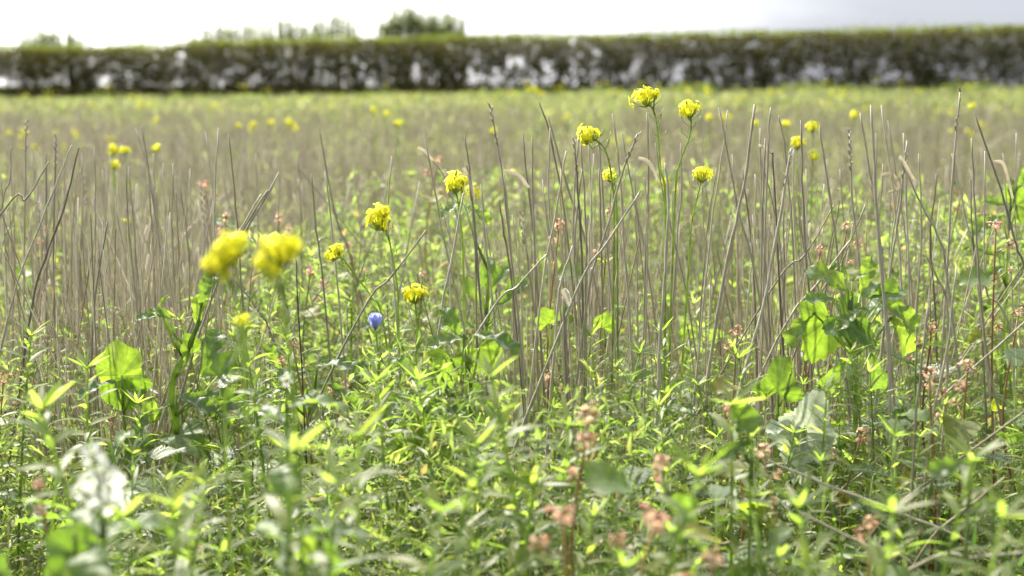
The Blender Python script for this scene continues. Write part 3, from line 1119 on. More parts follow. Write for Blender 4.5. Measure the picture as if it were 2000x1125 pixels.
# stalks that stand out
stalk([(1245, 262), (1215, 340), (1190, 430), (1160, 520), (1150, 570)], 1.85, 'pale leaning stalk with a beaded tip crossing behind the small ragged flower', .002, ear=True)
stalk([(1252, 372), (1185, 475), (1120, 580)], 1.83, 'straight slanting stalk crossing the centre stand from upper right to lower left', .002)
stalk([(1300, 318), (1306, 400), (1297, 560), (1287, 700), (1282, 860)], 1.8, 'long pale smooth stalk standing alone right of the centre stand', .0026, mat='straw')
stalk([(1068, 497), (1010, 560), (950, 620)], 1.85, 'short stalk lying aslant below the centre stand', .002)
stalk([(832, 450), (765, 540), (700, 620)], 1.85, 'stalk lying aslant behind the lowest yellow flower', .0018)
stalk([(1474, 204), (1452, 368), (1415, 536), (1385, 720), (1380, 780)], 1.82, 'thick tall stalk leaning left with a broken top knob', .0028, ear=False)
stalk([(1545, 290), (1528, 400), (1490, 600), (1440, 780)], 1.8, 'thick leaning stalk with a dark seed head at its tip', .0027, ear=True)
stalk([(1702, 205), (1712, 400), (1728, 600), (1738, 740), (1746, 1020)], 1.75, 'thickest straight stalk running down past the broad lobed leaves', .0027)
stalk([(1875, 180), (1862, 330), (1850, 520)], 1.88, 'tall stalk near the right edge with a long beaded ear above the field', .0021, ear=True)
stalk([(1903, 220), (1955, 370), (1985, 480), (2010, 560)], 1.88, 'tall stalk leaning out to the right edge', .0021, ribbon=[(1940, 316), (1958, 318), (1968, 345), (1978, 388)])
stalk([(1757, 308), (1800, 400), (1835, 470), (1850, 540)], 1.85, 'leaning stalk with a pale peeled tip right of the thickest one', .0019, ribbon=[(1757, 305), (1770, 325), (1785, 350)])
stalk([(1805, 495), (1830, 540), (1850, 600), (1850, 720), (1842, 860)], 1.7, 'pale bleached stem arching over beside the lobed leaves', .0026, mat='dead', taper=.35)
stalk([(1811, 600), (1800, 720), (1788, 833), (1774, 1090)], 1.55, 'long stalk standing behind the big blurred oval leaf', .0021)
stalk([(1870, 520), (1850, 680), (1825, 800), (1800, 1000)], 1.6, 'leaning stalk crossing behind the big blurred oval leaf', .0021)
stalk([(1100, 580), (1106, 740), (1116, 955)], 1.6, 'thick stalk right of the dark gap in the plants, white tip at its top', .0026, ribbon=[(1098, 565), (1104, 580), (1112, 597)])
stalk([(1155, 975), (1153, 1120)], 1.45, 'cut stump of a stalk standing upright in front', .0023)
stalk([(1157, 975), (1250, 1012), (1330, 1060)], 1.45, 'broken stalk lying off the top of the cut stump', .0022)
stalk([(1690, 400), (1640, 520), (1590, 600)], 2.0, 'slanting stalk left of the thickest stalk', .0018)
stalk([(1660, 470), (1600, 550), (1520, 660)], 1.9, 'stalk slanting down to the left behind the dark seed head', .002)
stalk([(1630, 400), (1570, 500), (1510, 560)], 1.95, 'thin slanting stalk high between the seed head and the thickest stalk', .0016)
FG = 'fallen stalks crossing at the lower right'
for p, Y, lab in (([(2010, 622), (1853, 763), (1700, 910), (1620, 987)], 1.65, 'fallen stalk rising to the right edge, uppermost of the crossing ones'),
                  ([(2010, 798), (1850, 915), (1713, 1029)], 1.5, 'fallen stalk below the blurred oval leaf, rising to the right edge'),
                  ([(1500, 900), (1620, 950), (1750, 1000), (1950, 1100)], 1.4, 'fallen stalk running down to the right across the others'),
                  ([(1340, 1040), (1400, 1062), (1480, 1085)], 1.35, 'short fallen stalk low left of the crossing ones'),
                  ([(2010, 1078), (1900, 1090), (1780, 1112)], 1.15, 'dark thick fallen stalk nearly flat at the lower right corner'),
                  ([(1960, 935), (1880, 1000), (1800, 1080)], 1.4, 'thin fallen stalk close above the lower right corner'),
                  ([(1560, 1000), (1700, 1070), (1800, 1120)], 1.3, 'fallen stalk at the bottom edge right of the near weeds'),
                  ([(1460, 660), (1560, 760), (1600, 850)], 1.9, 'fallen stalk in the shade left of the whitish leaf')):
    stalk(p, Y, lab, .0022, group=None, dY=.08)
stalk([(578, 500), (582, 600), (590, 730)], 1.75, 'dark thin bare stem left of the hanging yellow head', .0012, mat='bark')
stalk([(488, 455), (516, 500), (545, 560)], 1.95, 'stalk crossing the slanting bundle the other way', .0015)
stalk([(455, 545), (500, 600), (540, 680)], 1.9, 'dark slanting stalk below the slanting bundle', .0016)
stalk([(975, 390), (985, 460), (1000, 560)], 1.9, 'stalk with a white dead leaf bent over like a roof', .0018, ribbon=[(984, 333), (1012, 342), (1030, 363), (1034, 366)])
stalk([(912, 322), (920, 380), (930, 470)], 1.9, 'stalk with a pale peeling strip left of the beaded one', .002, ribbon=[(905, 328), (918, 350), (926, 390)])
stalk([(1258, 345), (1264, 480)], 1.9, 'stalk under the pale hanging leaf below the tallest flower', .0013, ribbon=[(1247, 308), (1265, 315), (1278, 335), (1284, 352)])
stalk([(818, 290), (840, 310), (870, 350), (900, 460)], 2.2, 'bent stalk with a pale crooked tip left of the oblong flower', .0017, ribbon=[(816, 288), (832, 298), (845, 314)])
stalk([(1482, 285), (1506, 298), (1512, 360)], 1.95, 'stalk whose pale tip is bent over to the left', .0016, ribbon=[(1482, 283), (1500, 292), (1506, 300)])
stalk([(1742, 345), (1757, 362), (1740, 500)], 1.95, 'stalk with a curled pale leaf beside the thickest stalk', .0016, ribbon=[(1722, 342), (1742, 340), (1756, 366), (1735, 376)])

# unblurred-to-soft stalks behind and around, one by one
PS = []
for i in range(9):
    mb = MB()
    bend = random.uniform(-.055, .055)
    path = [Vector((bend * math.sin(math.pi * t) + random.gauss(0, .0012), random.gauss(0, .001), t)) for t in [k / 9 for k in range(10)]]
    path = path[::-1]
    stalk_mesh_part(mb, path, random.uniform(.0017, .0024), .6, 5)
    me = mb.mesh('stem', M['straw'])
    eme = None
    if i % 3 == 0:
        e = MB()
        for k in range(9):
            s_ = 1 if k % 2 else -1
            p = path[0] - Vector((0, 0, .009 * k))
            e.tube([p, p + Vector((.003 * s_, 0, .008)), p + Vector((.002 * s_, 0, .014))], [.0008, .0012, .0003], 4)
        eme = e.mesh('seed_head', M['straw'])
    root = empty('dry_stalk', (0, 0, 0))
    link('stem', me, root)
    if eme:
        link('seed_head', eme, root)
    PS.append(root)
cnt = 0
used = set()
while cnt < 190:
    Y = 2.1 + 2.6 * random.random() ** .8
    px = random.uniform(-30, 2030)
    if Y < 2.6 and px > 430 and random.random() < .6:
        continue
    dens = 1.0 if px < 430 else (.25 if px < 950 else .5)
    if random.random() > dens:
        continue
    x = at(px, 300, Y).x
    k = random.randrange(len(PS))
    o = PS[k] if k not in used else copy_tree(PS[k])
    used.add(k)
    h = random.uniform(.60, .76) if Y < 2.6 else random.uniform(.48, .68)
    o.location = (x, Y, gz(x, Y) - .01)
    o.scale = (1, 1, h)
    lean = random.gauss(0, .13) if random.random() < .85 else random.uniform(-.6, .6)
    o.rotation_euler = (random.gauss(0, .06), lean, 0)
    zn = 'left clump' if px < 450 else 'yellow heads left of centre' if px < 950 else 'centre stand' if px < 1350 else 'right stand' if px < 1700 else 'stalks near the right edge'
    nd = ('with ragged top ' if len(o.children) > 1 else '') + ('leaning right ' if lean > .08 else 'leaning left ' if lean < -.08 else 'upright ') + ('and tall ' if gz(x, Y) + h > .66 else 'and low ')
    tag(o, 'dry stalk ' + nd + 'behind the ' + zn, 'stalk', 'soft dry stalks ' + nd + 'behind the ' + zn)
    cnt += 1
for k, o in enumerate(PS):
    if k not in used:
        for c in list(o.children):
            bpy.data.objects.remove(c)
        bpy.data.objects.remove(o)


# stubble mass further out
def spread(n, y0, y1, k=.44):
    y = np.sqrt(rng.uniform(y0 ** 2, y1 ** 2, n))
    x = rng.uniform(-1, 1, n) * (k * y + .15)
    return x, y


def fnoise(x, y, s, z=0.0):
    return np.array([noise.noise(Vector((a * s, b * s, z))) for a, b in zip(x, y)])


parts = []
for (n, y0, y1, h0, h1, r) in ((1500, 2.5, 4.5, .42, .62, .0019), (6000, 4.5, 9, .40, .62, .0023), (11000, 9, 20, .38, .56, .0036), (9000, 20, 46, .30, .44, .008)):
    x, y = spread(n, y0, y1)
    dens = fnoise(x, y, .8, 5.0) + .5 * fnoise(x, y, 3.0, 2.0)
    k = dens > (-.35 if y0 < 9 else -.1)
    x, y = x[k], y[k]
    n = len(x)
    z = ground_z(x, y)
    h = rng.uniform(h0, h1, n)
    ln = rng.normal(0, .13, (n, 2)) * h[:, None]
    far_ = rng.random(n) < .12
    ln[far_] *= 4
    P0 = np.stack([x, y, z - .01], 1)
    P1 = np.stack([x + ln[:, 0], y + ln[:, 1], z + h], 1)
    rr = r * rng.uniform(.7, 1.2, n)
    bend = np.stack([rng.normal(0, .012, n), rng.normal(0, .01, n), np.zeros(n)], 1)
    parts.append(many_stalks(P0, P1, rr, rr * .6, bend))
off = 0
VV, FF = [], []
for v, f in parts:
    VV.append(v)
    FF.append(f + off)
    off += len(v)
n = 760
cx = np.concatenate([rng.uniform(-40, 430, 250), rng.normal(210, 60, 80), rng.normal(1140, 60, 120), rng.normal(1500, 55, 150), rng.normal(1745, 50, 80), rng.uniform(430, 2030, 80)])
yv = rng.uniform(1.95, 2.9, n)
xv = (cx - 1000) / FPX * yv * 1.01
zv = ground_z(xv, yv)
hv = rng.uniform(.40, .70, n)
lv_ = rng.normal(0, .12, (n, 2)) * hv[:, None]
lv_[rng.random(n) < .15] *= 3
v, f = many_stalks(np.stack([xv, yv, zv - .01], 1), np.stack([xv + lv_[:, 0], yv + lv_[:, 1] * .6, zv + hv], 1), rng.uniform(.0012, .0020, n), rng.uniform(.0006, .0012, n), rng.normal(0, .010, (n, 3)))
VV.append(v)
FF.append(f + off)
o = link('stubble', np_mesh('stubble', np.concatenate(VV), np.concatenate(FF), M['straw_far'], smooth=True))
tag(o, kind='stuff')

# straw litter lying low among the near plants
n = 1500
x, y = spread(n, .9, 5.5)
z = ground_z(x, y) + rng.uniform(.01, .22, n)
q = rng.uniform(0, 6.28, n)
Ls = rng.uniform(.06, .22, n)
P0 = np.stack([x, y, z], 1)
P1 = P0 + np.stack([np.cos(q) * Ls, np.sin(q) * Ls, rng.normal(0, .25, n) * Ls], 1)
v, f = many_stalks(P0, P1, np.full(n, .0018), np.full(n, .0013), rng.normal(0, .004, (n, 3)))
o = link('straw_litter', np_mesh('straw_litter', v, f, M['straw_far'], smooth=True))
tag(o, kind='stuff')

# low leafy weeds: carpet near, patches further out
lf_mi = []
VV, FF = [], []
off = 0
for (n, y0, y1, z0, z1, l0, l1, asp, thr) in (
        (110000, .85, 2.3, .03, .48, .010, .022, .32, -9), (80000, 2.3, 4.6, .04, .55, .014, .034, .40, -.5),
        (60000, 4.6, 10, .02, .43, .022, .046, .42, -.22), (60000, 10, 22, .02, .36, .04, .085, .45, .0), (110000, 22, 48, .02, .38, .08, .16, .5, -.22)):
    x, y = spread(n, y0, y1)
    gapm = (np.abs(x / y - .021) < .028) & (y > 1.55) & (y < 2.2)
    x, y = x[~gapm], y[~gapm]
    dn = fnoise(x, y, .55 if y0 > 9 else 1.6, 1.0) + .6 * fnoise(x, y, 2.2 if y0 > 9 else 6.0, 7.0)
    k = dn > thr
    x, y, dn = x[k], y[k], dn[k]
    n = len(x)
    hh = z0 + (z1 - z0) * rng.random(n) ** .8 * np.clip(.65 + dn, .35, 1.1)
    z = ground_z(x, y) + hh
    D = rng.normal(0, 1, (n, 3)) + np.array([0, 0, .5])
    Nn = rng.normal(0, .7, (n, 3)) + np.array([0, 0, .8])
    L = rng.uniform(l0, l1, n)
    nar = rng.random(n) < .72
    L = np.where(nar, L * 1.5, L)
    v, f = many_leaves(np.stack([x, y, z], 1), D, Nn, L, L * asp * rng.uniform(.6, 1.4, n) * np.where(nar, .4, 1), .2)
    lf_mi.append(np.full(len(f), 0 if y0 < 4 else 1))
    VV.append(v)
    FF.append(f + off)
    off += len(v)
o = link('low_weeds', np_mesh('low_weeds', np.concatenate(VV), np.concatenate(FF), [M['weed'], M['weed_far']], np.concatenate(lf_mi)))
tag(o, kind='stuff')

# pale grass verge and weeds at the hedge foot
n = 26000
uu = rng.random(n)
hx = HA.x + (HB.x - HA.x) * uu
hy = HA.y + (HB.y - HA.y) * uu - rng.uniform(.2, 2.4, n)
dn = fnoise(hx, hy, .45, 3.0) + .25 * sstep(-4, 12, hx)
k = dn > -.02
hx, hy, dn = hx[k], hy[k], dn[k]
n = len(hx)
P = np.stack([hx, hy, ground_z(hx, hy) + rng.random(n) * (.18 + .55 * np.clip(dn, 0, 1))], 1)
D = rng.normal(0, .5, (n, 3)) + np.array([0, 0, 1])
L = rng.uniform(.10, .24, n)
v, f = many_leaves(P, D, rng.normal(0, 1, (n, 3)), L, L * .35, .2)
o = link('verge_grass', np_mesh('verge_grass', v, f, M['weed']))
tag(o, kind='stuff')


# ------------------------------------------------------------------ flax plants (narrow leaves up the stem)
def flax_layout(H, seed, lean=.06, leafL=.030, top=1.0):
    rd = random.Random(seed)
    a = rd.uniform(0, 6.28)
    bx, by = math.cos(a) * lean, math.sin(a) * lean
    nst = 9
    path = [Vector((bx * (k / nst) ** 2, by * (k / nst) ** 2, H * k / nst)) for k in range(nst + 1)]
    leaves = []
    nl = int(H * .68 / .0050)
    for i in range(nl):
        t = .32 + .68 * i / nl
        q = i * 2.4 + rd.uniform(-.3, .3)
        k = t * nst
        j = min(int(k), nst - 1)
        p = path[j].lerp(path[j + 1], k - j)
        up = .25 + .9 * max(0, (t - .8) / .2) + rd.uniform(-.35, .35)
        d = Vector((math.cos(q), math.sin(q), up)).normalized()
        L = leafL * rd.uniform(.75, 1.25) * (1.0 if t < .93 else 1.0 - .5 * (t - .93) / .07)
        leaves.append((p, d, L, rd.uniform(.2, 1.0)))
    for i in range(9):                       # the star of young leaves at the tip
        q = i * 2.4
        d = Vector((math.cos(q), math.sin(q), rd.uniform(.2, 1.3))).normalized()
        leaves.append((path[-1], d, leafL * rd.uniform(.6, 1.0), rd.uniform(0, .4)))
    return path, leaves


def fl_w(t):
    return (.35, .95, .75, .08)[int(round(t * 3))]


def zone(px):
    return ('under the left stalk clump' if px < 400 else 'left of the blue flower' if px < 740 else 'around the dark gap' if px < 1130
            else 'around the lone pale stalk' if px < 1480 else 'around the large lobed leaves' if px < 1780 else 'towards the right edge')


FX = []
for i in range(9):
    H = random.uniform(.42, .54)
    path, lv = flax_layout(H, 100 + i, random.uniform(.02, .12), random.choice((.026, .030, .036)))
    st = MB()
    st.tube(path, [.0022 - .0012 * k / (len(path) - 1) for k in range(len(path))], 5)
    lm = MB()
    for p, d, L, dr in lv:
        lm.blade(p, d, Vector((0, 0, 1)) + Vector((random.gauss(0, .3), random.gauss(0, .3), 0)), L, L * random.uniform(.11, .17), dr, 3, 0, fl_w)
    root = empty('flax_plant', (0, 0, 0))
    link('stem', st.mesh('stem', M['stem']), root)
    c = link('leaves', lm.mesh('leaves', M['flax']), root)
    root['tall'] = H
    root['longl'] = 1 if max(L for _, _, L, _ in lv) > .038 else 0
    FX.append(root)
flax_groups = (('narrow leaved green flax plant in the low front growth', 'flax plants in the low front growth'),
               ('narrow leaved green flax plant among the sharp stalks', 'flax plants among the sharp stalks'),
               ('narrow leaved green flax plant half hidden behind the sharp stalks', 'flax plants behind the sharp stalks'))
def tilt_word(ry):
    return 'tilting right' if ry > .07 else 'tilting left' if ry < -.07 else 'standing straight'


used = set()
cnt = 0
while cnt < 270:
    r_ = random.random()
    Y = (random.uniform(.98, 1.75) if r_ < .40 else random.uniform(1.6, 2.3) if r_ < .74 else random.uniform(2.2, 3.8))
    px = random.uniform(-60, 2060)
    x = at(px, 700, Y).x
    if 1.38 < Y < 2.2 and 985 < px < 1120:
        continue                              # the dark gap
    if Y > 1.5 and px < 400 and random.random() < .82:
        continue
    if 1.2 < Y < 1.95 and 300 < px < 520 and random.random() < .6:
        continue
    k = random.randrange(len(FX))
    o = FX[k] if k not in used else copy_tree(FX[k])
    used.add(k)
    s = random.uniform(.82, 1.08)
    if Y < 1.3:
        s *= .93
    o.location = (x, Y, gz(x, Y) - .01)
    o.scale = (s, s, s)
    o.rotation_euler = (random.gauss(0, .09), random.gauss(0, .09), random.uniform(0, 6.28))
    gi = 0 if Y < 1.55 else 1 if Y < 2.15 else 2
    lk = ('long' if o['longl'] else 'short') + ' leaved ' + ('tall' if o['tall'] * s > .46 else 'low') + ' flax ' + tilt_word(o.rotation_euler[1])
    tag(o, lk + (' in front, ', ' at the sharp stalks, ', ' behind the sharp stalks, ')[gi] + zone(px), 'flax plant', lk + (' in front, ', ' at the sharp stalks, ', ' behind the sharp stalks, ')[gi] + zone(px))
    cnt += 1

# near flax plants built leaf by leaf
LF = []
for i in range(4):
    mb = MB()
    mb.blade(Vector((0, 0, 0)), Vector((0, 1, 0)), Vector((0, 0, 1)), 1.0, (.15, .17, .2, .14)[i], (.2, .5, .9, .35)[i], 5, 0,
             wp=lambda t: (.35, .8, 1, .9, .6, .05)[int(round(t * 5))])
    LF.append(mb.mesh('narrow_leaf', M['flax']))


def hero_flax(px, py, Y, label, leafL=.034, lean=.05, seed=0, arch=None):
    top = at(px, py, Y)
    H = top.z - gz(top.x, Y)
    path, lv = flax_layout(H, 500 + seed, lean, leafL)
    base = Vector((top.x - path[-1].x, Y - path[-1].y, top.z - H))
    root = empty('flax_plant', base)
    tag(root, label, 'flax plant')
    mb = MB()
    mb.tube(path, [.0026 - .0013 * k / (len(path) - 1) for k in range(len(path))], 6)
    mb.build('stem', M['stem'], root)
    for p, d, L, dr in lv:
        if p.z < .22:
            continue
        place_leaf(LF[min(3, int(dr * 3))], root, p, d, Vector((random.gauss(0, .3), random.gauss(0, .3), 1)), L)
    return root


heroes = [(1040, 950, 1.25, 'flax plant with a star shaped tip in front of the dark gap', .042),
          (960, 735, 1.25, 'tall soft flax plant left of the dark gap, top spread wide', .044),
          (80, 800, 1.2, 'soft flax plant with a green star tip near the left edge', .042),
          (400, 945, 1.15, 'flax plant with a star tip right of the white flowers', .042),
          (475, 640, 1.55, 'tall flax stem right of the round leaf, narrow leaves standing off', .036),
          (575, 880, .98, 'blurred tall flax in front, left of the middle', .040),
          (1110, 830, 1.35, 'flax plant beside the thick stalk, arching to the left', .038),
          (735, 745, 1.5, 'flax plant below the blue flower with pale narrow leaves', .036),
          (1660, 690, 1.75, 'flax star under the large lobed leaf at the right', .036),
          (1430, 790, 1.3, 'flax plant left of the whitish leaf with drooping leaves', .042),
          (1300, 770, 1.7, 'flax plant leaning over the lone pale stalk', .036),
          (60, 655, 1.75, 'arched flax tip below the left clump of stalks', .036),
          (860, 1000, 1.0, 'blurred flax tip at the bottom middle', .040),
          (1900, 900, 1.2, 'soft leafy flax at the right edge below the oval leaf', .038),
          (1560, 990, 1.1, 'curly soft flax at the bottom right of the middle', .040),
          (240, 1010, 1.05, 'blurred flax tip under the white flowers', .040),
          (335, 985, .98, 'blurred flax tip between the white flowers and the bottom edge', .042),
          (700, 850, 1.15, 'soft flax star between the blurred tall flax and the middle', .042),
          (655, 945, 1.0, 'blurred yellow green flax tip low left of the middle', .042),
          (1190, 945, 1.3, 'flax plant just above the broken stalk', .038),
          (1365, 930, 1.05, 'blurred flax tip right of the near rosy buckwheat', .040),
          (1745, 1000, 1.05, 'soft flax tip between the two grass tufts and the bottom edge', .040),
          (930, 870, 1.2, 'soft flax plant left of the star tip, its leaves in a tall spire', .042),
          (1250, 690, 1.75, 'flax plant with fanned leaves left of the lone pale stalk', .036),
          (170, 720, 1.6, 'arching flax stem beside the round bright leaf', .036),
          (1960, 1010, 1.0, 'blurred pale flax in the lower right corner', .040)]
for i, (a, b, Y, lab, lf) in enumerate(heroes):
    hero_flax(a, b, Y, lab, lf, random.uniform(.02, .09), i)


# ------------------------------------------------------------------ brassicas
M['pale'] = leaf_mat('silvery_leaf', [(0, (.42, .48, .36)), (1, (.52, .57, .44))], [(0, (.45, .52, .34)), (1, (.55, .60, .42))], .45, .5, .5, veins=9, bump=.5, radial=True)
PALE = {}
for k_ in (0, 1, 5):
    PALE[k_] = LB[k_].copy()
    PALE[k_].materials[0] = M['pale']


def brassica(base_px, Y, label, stem_pts, leaves, r=.0035, cat='leafy plant', name='leafy_plant', pale=False):
    """leaves: (px, py of leaf base, angle on view, size, kind, facing 0 up..1 to viewer, toward viewer, dY)"""
    W = [at(a, b, Y) for a, b in stem_pts]
    base = Vector((W[-1].x, Y, gz(W[-1].x, Y)))
    W.append(base)
    root = empty(name, base)
    tag(root, label, cat)
    path = [p - base for p in smooth_path(W, 6)]
    mb = MB()
    n = len(path)
    mb.tube(path, [r * (.55 + .45 * i / n) for i in range(n)], 7)
    ls = []
    for (px, py, ang, s, kd, face, tow, dY) in leaves:
        b = at(px, py, Y + dY) - base
        d = Vector((math.cos(R(ang)), -tow, math.sin(R(ang))))
        nn = Vector((0, -face, 1 - face + .05))
        if abs(d.normalized().dot(nn.normalized())) > .93:
            nn = nn + Vector((.4, 0, 0))
        ls.append((LB[kd] if not pale else PALE[kd], b, d, nn, s * .88))
        tgt = min(path, key=lambda q: (q - b - Vector((0, 0, -.04))).length)
        m_ = (tgt + b) / 2 + Vector((0, 0, -.008))
        mb.tube([tgt, m_, b], [.0022, .0017, .0014], 5)
    mb.build('stem', M['stem'], root)
    for me, b, d, nn, s in ls:
        place_leaf(me, root, b, d, nn, s)
    return root


brassica(None, 1.85, 'plant with a large bright round notched leaf at the lower left',
         [(238, 740), (240, 800), (245, 860)],
         [(238, 733, 102, 1.0, 4, .97, .03, 0), (240, 738, 275, 1.0, 4, .9, .1, .02), (262, 738, 250, .7, 5, .9, .1, .03),
          (225, 745, 190, .9, 1, .3, .2, -.03), (250, 760, 330, .8, 0, .4, .3, -.02)], .0022)
brassica(None, 1.88, 'radish plant with a thick pale forked stem',
         [(390, 625), (362, 690), (340, 730), (335, 790), (345, 850)],
         [(392, 600, 75, .7, 0, .7, .2, 0), (385, 640, 85, .75, 1, .55, .1, 0), (372, 690, 95, .6, 4, .4, .2, 0), (395, 735, 75, 1.0, 0, .8, .0, .05),
          (425, 735, 60, .9, 4, .35, -.1, .08), (335, 625, 130, .7, 3, .5, .3, 0), (318, 618, 170, .6, 1, .4, .3, 0), (310, 600, 60, .5, 3, .5, 0, 0),
          (345, 770, 350, 1.0, 1, .35, .4, -.02), (330, 790, 200, .9, 0, .3, .5, -.03), (370, 780, 15, 1.1, 0, .5, .3, 0),
          (350, 850, 340, 1.0, 5, .2, .5, -.03), (330, 860, 200, 1.1, 0, .15, .6, -.05), (300, 850, 175, .9, 2, .2, .6, -.06), (420, 800, 10, .9, 2, .4, .2, 0)], .0055)
brassica(None, 1.8, 'bushy plant with lobed leaves left of the dark gap',
         [(905, 650), (910, 720), (920, 800)],
         [(915, 660, 175, .9, 1, .4, .4, 0), (925, 655, 10, .9, 0, .3, .5, 0), (900, 665, 110, .7, 0, .6, .2, .02), (880, 700, 260, .8, 5, .8, .1, 0),
          (935, 680, 300, .85, 4, .7, .2, .02), (850, 720, 240, .8, 0, .6, .3, 0), (915, 790, 340, .8, 5, .6, .3, 0), (890, 770, 200, .9, 0, .4, .3, 0)], .003)
brassica(None, 1.72, 'broad leaved plant with yellow green leaves in the lower middle',
         [(828, 740), (832, 800), (838, 880)],
         [(820, 750, 120, .7, 1, .5, .3, 0), (810, 760, 200, .8, 0, .35, .4, 0), (838, 870, 55, .95, 5, .9, 0, .02), (820, 870, 120, 1.0, 4, .9, 0, .03),
          (800, 820, 170, .8, 0, .4, .4, 0), (850, 810, 20, .7, 1, .5, .3, 0), (830, 900, 260, .9, 0, .6, .3, 0), (780, 870, 230, .7, 1, .4, .3, 0)], .0028)
brassica(None, 1.85, 'leafy plant with silvery toothed leaves below the hanging yellow flower',
         [(620, 720), (612, 780), (605, 860)],
         [(618, 715, 25, .85, 0, .3, .4, 0), (610, 725, 170, .8, 1, .3, .4, 0), (600, 760, 250, .7, 0, .6, .2, 0), (545, 720, 110, .6, 1, .7, .2, 0),
          (560, 760, 185, .8, 1, .3, .4, 0), (640, 750, 340, .8, 0, .4, .3, 0)], .0025)
brassica(None, 1.82, 'large plant with wide veined lobed leaves at the right',
         [(1660, 585), (1665, 680), (1672, 780)],
         [(1622, 622, 245, 1.15, 5, .85, .15, 0), (1640, 618, 330, 1.1, 5, .45, .3, -.01), (1665, 580, 130, 1.0, 0, .5, .3, 0),
          (1680, 575, 75, .85, 1, .7, .1, .03), (1700, 585, 25, .85, 5, .45, .3, .04), (1720, 590, 340, .9, 0, .6, .3, 0), (1690, 600, 200, .8, 1, .3, .5, -.02),
          (1640, 590, 160, .8, 1, .4, .4, -.02), (1590, 610, 215, .8, 0, .4, .3, 0), (1740, 620, 310, .9, 0, .6, .2, .02), (1650, 700, 240, .8, 0, .8, .1, .02),
          (1700, 690, 290, .9, 0, .8, .1, .02), (1730, 590, 80, .6, 5, .5, 0.2, .04), (1655, 555, 90, .6, 3, .4, .2, 0), (1665, 550, 50, .5, 3, .3, .2, 0)], .004)
brassica(None, 1.78, 'plant with one bright upright ragged leaf left of the large lobed plant',
         [(1520, 770), (1520, 820), (1515, 880)],
         [(1518, 765, 80, .85, 5, 1.0, 0, 0), (1545, 730, 80, .6, 3, .2, .1, 0), (1530, 790, 300, .7, 1, .5, .3, 0)], .002)
brassica(None, 1.72, 'plant with a whitish silvery lobed leaf in the lower right',
         [(1572, 830), (1565, 880), (1560, 950)],
         [(1574, 838, 75, .95, 5, .75, .3, 0), (1568, 840, 150, .7, 0, .4, .5, 0), (1566, 850, 265, 1.1, 5, .7, .4, 0)], .002, pale=True)
brassica(None, 2.05, 'tall plant with upright lance shaped leaves behind the centre stand',
         [(955, 530), (950, 600), (950, 680)],
         [(940, 560, 75, 1.1, 3, .7, 0, 0), (955, 565, 60, 1.2, 3, .5, .1, 0), (960, 580, 95, 1.5, 3, .6, 0, .03), (935, 590, 120, 1.2, 3, .7, 0, 0),
          (970, 600, 50, 1.0, 1, .6, .1, 0), (930, 640, 160, 1.0, 1, .4, .3, 0), (905, 395, 200, .7, 1, .3, .4, .05), (905, 400, 340, .8, 1, .4, .4, .05)], .0028)
brassica(None, 2.3, 'bushy bright plant at the right edge beside the leaning stalk',
         [(1975, 380), (1970, 450), (1965, 560)],
         [(1965, 400, 160, .9, 3, .6, .2, 0), (1975, 390, 90, .9, 3, .8, .1, 0), (1985, 400, 30, .9, 5, .8, .1, 0), (1960, 420, 200, 1.0, 1, .5, .2, 0),
          (1985, 370, 60, .8, 1, .7, .1, 0), (1950, 500, 150, 1.1, 3, .6, .2, 0), (1960, 520, 200, 1.1, 3, .5, .2, 0), (1980, 520, 10, 1.0, 1, .5, .2, 0)], .0028)
# single blurred broad leaves low in front
brassica(None, .98, 'blurred near plant with a big pale green leaf left of the bottom edge',
         [(150, 1090), (150, 1150)], [(160, 1090, 140, .62, 4, .6, .2, 0), (25, 1135, 120, .55, 0, .5, .3, -.05), (90, 1150, 70, .6, 1, .4, .2, 0)], .002)
brassica(None, 1.05, 'blurred near plant with drooping pale leaves at the bottom middle',
         [(620, 1000), (620, 1080), (625, 1140)], [(620, 1010, 250, .6, 0, .5, .3, 0), (625, 1040, 300, .6, 1, .6, .2, 0), (600, 1060, 200, .5, 0, .5, .2, 0), (560, 1100, 120, .4, 1, .2, .5, 0)], .002)

# prototypes for the scattered leafy plants
PB = []
for i in range(6):
    root = empty('leafy_plant', (0, 0, 0))
    H = random.uniform(.32, .46)
    lean = Vector((random.uniform(-.05, .05), random.uniform(-.05, .05), 0))
    path = smooth_path([Vector((0, 0, 0)), lean * .3 + Vector((0, 0, H * .5)), lean + Vector((0, 0, H))], 5)
    mb = MB()
    mb.tube(path, [.0036 - .002 * k / (len(path) - 1) for k in range(len(path))], 6)
    nl = random.randint(9, 13)
    ls = []
    for k in range(nl):
        t = .30 + .7 * k / nl
        p = path[min(len(path) - 1, int(t * (len(path) - 1)))]
        q = k * 2.4 + random.uniform(-.4, .4)
        d = Vector((math.cos(q), math.sin(q), random.uniform(.0, .9)))
        e = p + d.normalized() * random.uniform(.015, .05) * (1.3 - t)
        mb.tube([p, (p + e) / 2 - Vector((0, 0, .003)), e], [.0018, .0014, .0012], 4)
        ls.append((random.choice((0, 0, 1, 2, 3, 5)) if i % 2 else random.choice((0, 1, 4, 5, 3)), e, d, random.uniform(.55, 1.05)))
    mb.build('stem', M['stem'], root)
    for kd, e, d, s in ls:
        place_leaf(LB[kd], root, e, d, Vector((random.gauss(0, .4), random.gauss(0, .4), 1)), s)
    PB.append(root)
used = set()
cnt = 0
